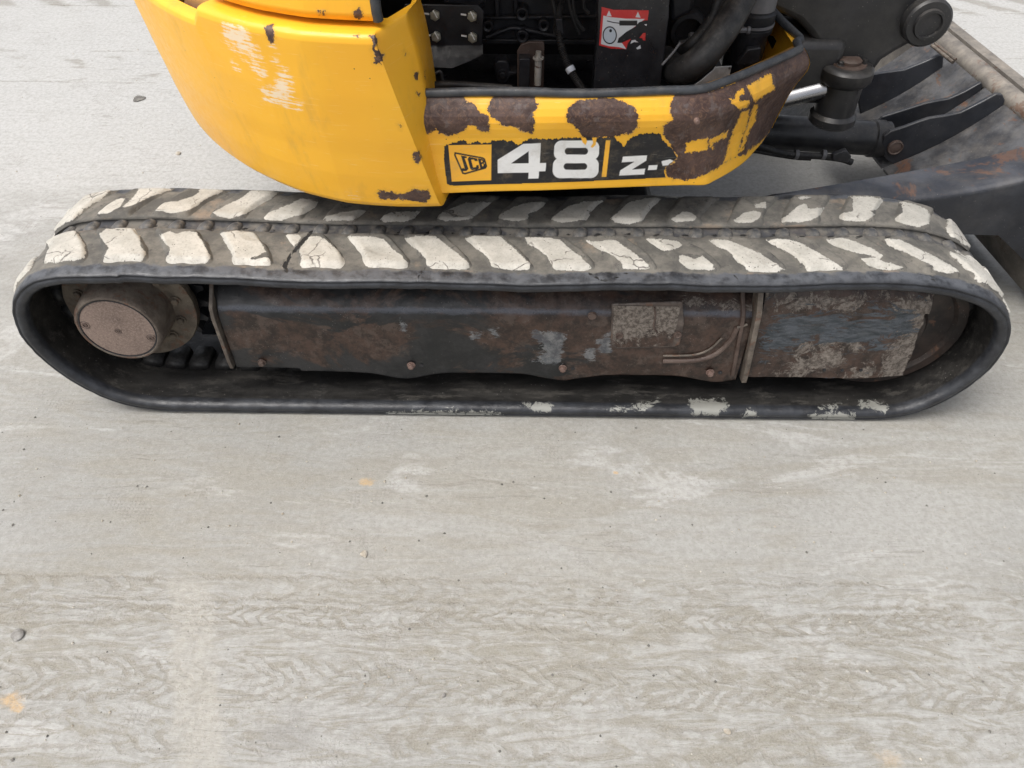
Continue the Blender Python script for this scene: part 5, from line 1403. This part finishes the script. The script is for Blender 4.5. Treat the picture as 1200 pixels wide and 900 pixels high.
for x_ in (933, 965): bm = bmesh.new(); q = Vector(onY(x_, 181, .86)); bm_cyl(bm, q + Vector((-.006, 0, 0)), q + Vector((.006, 0, -.001)), .016, seg=16); from_bm('pipe_clip', bm, MAT['clip_grey'], lc)
bm = bmesh.new(); bm_prism(bm, [onY(x, y, .84) for x, y in ((976, 182), (992, 176), (998, 184), (994, 191), (976, 188))], (0, .02, 0)); from_bm('pipe_fitting', bm, MAT['blade_steel'], lc, 30, .003)
bm = bmesh.new(); q = Vector(onY(1022, 160, YL)); bm_cyl(bm, (c1.x - .01, YL, c1.z), (c1.x + .01, YL, c1.z), .0565, seg=40); from_bm('gland_ring', bm, MAT['black_cast'], lc)

# ---------------------------------------------------------------- dozer blade
bl = bpy.data.objects.new('dozer_blade', None); COL.objects.link(bl); bl.parent = EX
bl['label'] = 'scuffed steel dozer blade with push arm and rusty top edge'
BX = 1.66
# top tube and outer lip run across the machine
def lane(zc, a, b): return [Vector(onZ(*a, zc)), Vector(onZ(*b, zc))]
t0, t1 = Vector(onZ(1100, 44, .53)), Vector(onZ(1180, 112, .53))
dt = (t1 - t0).normalized()
T0, T1 = t0 - dt * .45, t1 + dt * .75
bm = bmesh.new(); bm_cyl(bm, T0, T1, .032, seg=32); from_bm('top_tube', bm, MAT['blade_tube'], bl, 40)
side = Vector((dt.y * -1, dt.x, 0)); side = side if side.x > 0 else -side
# moldboard: curved plate in front of the tube
bm = bmesh.new()
sec = []
for k in range(13):
    a = k / 12
    sec.append((.045 + .055 * (1 - (2 * a - 1) ** 2) * -1 + .05, .49 - a * .46))
sec = [(.030, .560), (.070, .562), (.078, .553), (.060, .45), (.045, .33), (.048, .22), (.070, .11), (.110, .03), (.095, .03), (.050, .12), (.030, .22), (.028, .33), (.030, .44)]
A = [bm.verts.new(T0 + side * x + Vector((0, 0, z - T0.z))) for x, z in sec]
B = [bm.verts.new(T1 + side * x + Vector((0, 0, z - T1.z))) for x, z in sec]
for i in range(len(sec)):
    j = (i + 1) % len(sec); bm.faces.new((A[i], A[j], B[j], B[i]))
bm.faces.new(A); bm.faces.new(B[::-1])
from_bm('moldboard', bm, MAT['blade_tube'], bl, 35)
# sloping back plate between the tube and the bottom
def back_pt(y_target, dx, z):
    k = (y_target - T0.y) / dt.y
    p = T0 + dt * k
    return Vector((p.x - dx, y_target, z))
def back_plate(y0, y1, up=.528, lo=.30, dxu=.028, dxl=.33, t=.012):
    bm = bmesh.new()
    n_ = 10
    va, vb = [], []
    for i in range(n_ + 1):
        y = y0 + (y1 - y0) * i / n_
        ra, rb = [], []
        for j in range(9):
            f = j / 8
            p = back_pt(y, dxu + (dxl - dxu) * f, up + (lo - up) * f - .03 * sin(pi * f) * (1 - .4 * f))
            ra.append(bm.verts.new(p)); rb.append(bm.verts.new(p + Vector((.004, 0, -t))))
        va.append(ra); vb.append(rb)
    for i in range(n_):
        for j in range(8):
            bm.faces.new((va[i][j], va[i + 1][j], va[i + 1][j + 1], va[i][j + 1])); bm.faces.new((vb[i][j], vb[i][j + 1], vb[i + 1][j + 1], vb[i + 1][j]))
        bm.faces.new((va[i][8], va[i + 1][8], vb[i + 1][8], vb[i][8])); bm.faces.new((va[i][0], vb[i][0], vb[i + 1][0], va[i + 1][0]))
    for r, q in ((va[0], vb[0]), (va[-1], vb[-1])):
        for j in range(8): bm.faces.new((r[j], r[j + 1], q[j + 1], q[j]))
    return from_bm('back_plate', bm, MAT['blade_steel'], bl, 35)
back_plate(.62, .868)
back_plate(.884, .986)
back_plate(1.002, 1.40)
# gussets carrying the cylinder pin
def gusset(Y, pix, t=.014, mat='arm_black'):
    bm = bmesh.new(); bm_prism(bm, [onY(x, y, Y) for x, y in pix], (0, t, 0)); return from_bm('gusset', bm, MAT[mat], bl, 25, .003)
g1 = [(1034, 168), (1036, 160), (1044, 154), (1060, 149), (1076, 143), (1090, 138.5), (1110, 135.5), (1126, 132), (1148, 121), (1168, 110), (1175, 111), (1178, 118), (1160, 160), (1140, 200), (1052, 197), (1038, 186)]
gusset(.87, g1)
g2 = [(1030, 142), (1034, 137), (1060, 129), (1085, 121), (1100, 118), (1112, 116), (1130, 108), (1150, 96.5), (1152, 100), (1130, 150), (1100, 180), (1050, 180)]
gusset(.988, g2)
g3 = [(1000, 92), (1030, 86), (1060, 82), (1085, 72), (1102, 64), (1106, 66), (1104, 92), (1060, 130), (1010, 140)]
gusset(1.20, g3)
bm = bmesh.new(); q = Vector(onY(1048.5, 172, .87)); bm_lathe(bm, q, (0, -1, 0), [(0, .024), (.010, .024), (.012, .021), (.008, .018), (.010, .012), (.010, 0)], 32); pn = from_bm('pin', bm, MAT['brown_steel'], bl, 35)
bm = bmesh.new(); bm_cyl(bm, q, q + Vector((0, .14, 0)), .018, seg=24); from_bm('pin_shaft', bm, MAT['black_cast'], bl, 35)
# small rail on the far gusset
tube('rail_strip', [onY(1092, 53, 1.22), onY(1117, 73, 1.10)], .006, MAT['pale_edge'], bl)
tube('rail_strip', [onY(1096, 51, 1.22), onY(1120, 70, 1.10)], .005, MAT['pale_edge'], bl)
# push arm: bent top face and tall black side
xs_px = [872, 905, 940, 980, 1020, 1060, 1100, 1140, 1170, 1200, 1260, 1330]
up_px = [238, 228, 222.5, 216, 209, 202, 194.5, 187, 180, 172, 156, 140]
fo_px = [239, 231, 231, 232, 234, 235, 231, 225, 219, 212, 198, 180]
lo_px = [243, 236, 240, 250, 262, 270, 274.5, 275, 276, 305, 345, 390]
bm = bmesh.new()
YA = .50
ring = []
for i, x in enumerate(xs_px):
    f = Vector(onY(x, fo_px[i], YA)); u_ = Vector(onZ(x, up_px[i], f.z + .012)); l_ = Vector(onY(x, lo_px[i], YA + .004))
    l2 = Vector((l_.x, max(u_.y, l_.y + .004), l_.z)); u2 = u_ + Vector((0, .003, -.008))
    k1 = f + Vector((0, .0, 0)); m_ = f.lerp(u_, .12) + Vector((0, -.002, .006))
    ring.append([l_, f - Vector((0, 0, .012)), f + Vector((0, .004, -.003)), m_ , f.lerp(u_, .5) + Vector((0, 0, .006)), u_, u2, l2])
VR = [[bm.verts.new(p) for p in r] for r in ring]
n8 = 8
for A, B in zip(VR[:-1], VR[1:]):
    for i in range(n8):
        f_ = bm.faces.new((A[i], B[i], B[(i + 1) % n8], A[(i + 1) % n8]))
        f_.material_index = 1 if i in (2, 3, 4, 5) else 0
bm.faces.new(VR[0]); bm.faces.new(VR[-1][::-1])
from_bm('push_arm', bm, [MAT['arm_black'], MAT['arm_top']], bl, 50)

# ================================================================== small loose things
def stone(name, px_, py_, r, mat, label, sq=.55, seed=0):
    bm = bmesh.new(); bmesh.ops.create_icosphere(bm, subdivisions=3, radius=r)
    for v in bm.verts:
        k = 1 + .35 * nz(v.co.x / r + seed, v.co.y / r, v.co.z / r)
        v.co *= k; v.co.z *= sq; v.co.x *= 1.2
    q = onZ(px_, py_, 0)
    o = from_bm(name, bm, mat, None, 60)
    o.location = (q[0], q[1], r * sq * .62); o.rotation_euler = (0, 0, seed)
    o['label'] = label; o['category'] = 'stone'
    return o
stone('pebble', 22, 745, .0135, MAT['pebble_grey'], 'light grey pebble near the left edge of the yard, largest of the loose stones', seed=.6)
stone('pebble', 427, 650, .0085, MAT['pebble'], 'small tan pebble on bare concrete below the left half of the track', seed=2.)
stone('pebble', 852, 857.5, .006, MAT['pebble'], 'tiny pale pebble in the tyre prints at bottom right of the yard', seed=3.)
stone('pebble', 520, 815, .0045, MAT['pebble_grey'], 'tiny grey pebble in the tyre prints at bottom centre', seed=4.)
stone('pebble', 209, 180, .011, MAT['pebble'], 'pale rounded pebble on the ground beyond the left end of the track', .4, seed=5.)
bm = bmesh.new(); bmesh.ops.create_icosphere(bm, subdivisions=4, radius=1)
for v in bm.verts:
    a = math.atan2(v.co.y, v.co.x); k = 1 + .14 * sin(3 * a + 1) + .1 * nz(v.co.x * 3, v.co.y * 3, 1)
    v.co.x *= .027 * k; v.co.y *= .030 * k; v.co.z = .004 * v.co.z + .0015 * nz(v.co.x * 200, v.co.y * 200, 0)
o = from_bm('dirt_clod', bm, MAT['dirt_pat'], None, 60); q = onZ(163, 116, 0); o.location = (q[0], q[1], .002)
o['label'] = 'flat dark oval lump of dirt on pale concrete left of the yellow body'; o['category'] = 'dirt'
# grit
rnd = random.Random(3)
bm = bmesh.new()
for i in range(3000):
    x = rnd.uniform(-1.6, 1.7); y = rnd.uniform(-1.15, 0) if rnd.random() < .6 else rnd.uniform(-.1, 3.2)
    if y > 0: x = rnd.choice((rnd.uniform(-2.6, -1.28), rnd.uniform(1.35, 3.0))) 
    if -.02 < y < 0: continue
    r = .0008 + .0034 * rnd.random() ** 5
    vs = [bm.verts.new((x + r * rnd.uniform(.7, 1.3) * dx, y + r * rnd.uniform(.7, 1.3) * dy, r * .4 + r * dz * rnd.uniform(.5, 1.))) for dx, dy, dz in ((1, 0, 0), (0, 1, 0), (-1, 0, 0), (0, -1, 0), (0, 0, 1), (0, 0, -1))]
    mi = 0 if rnd.random() < .55 else 1
    for t in ((0, 1, 4), (1, 2, 4), (2, 3, 4), (3, 0, 4), (1, 0, 5), (2, 1, 5), (3, 2, 5), (0, 3, 5)):
        f_ = bm.faces.new([vs[k] for k in t]); f_.material_index = mi
o = from_bm('grit', bm, [MAT['pebble'], MAT['dirt_pat']], None, 0); o['kind'] = 'stuff'; o['label'] = 'fine loose grit and sand grains scattered over the concrete'
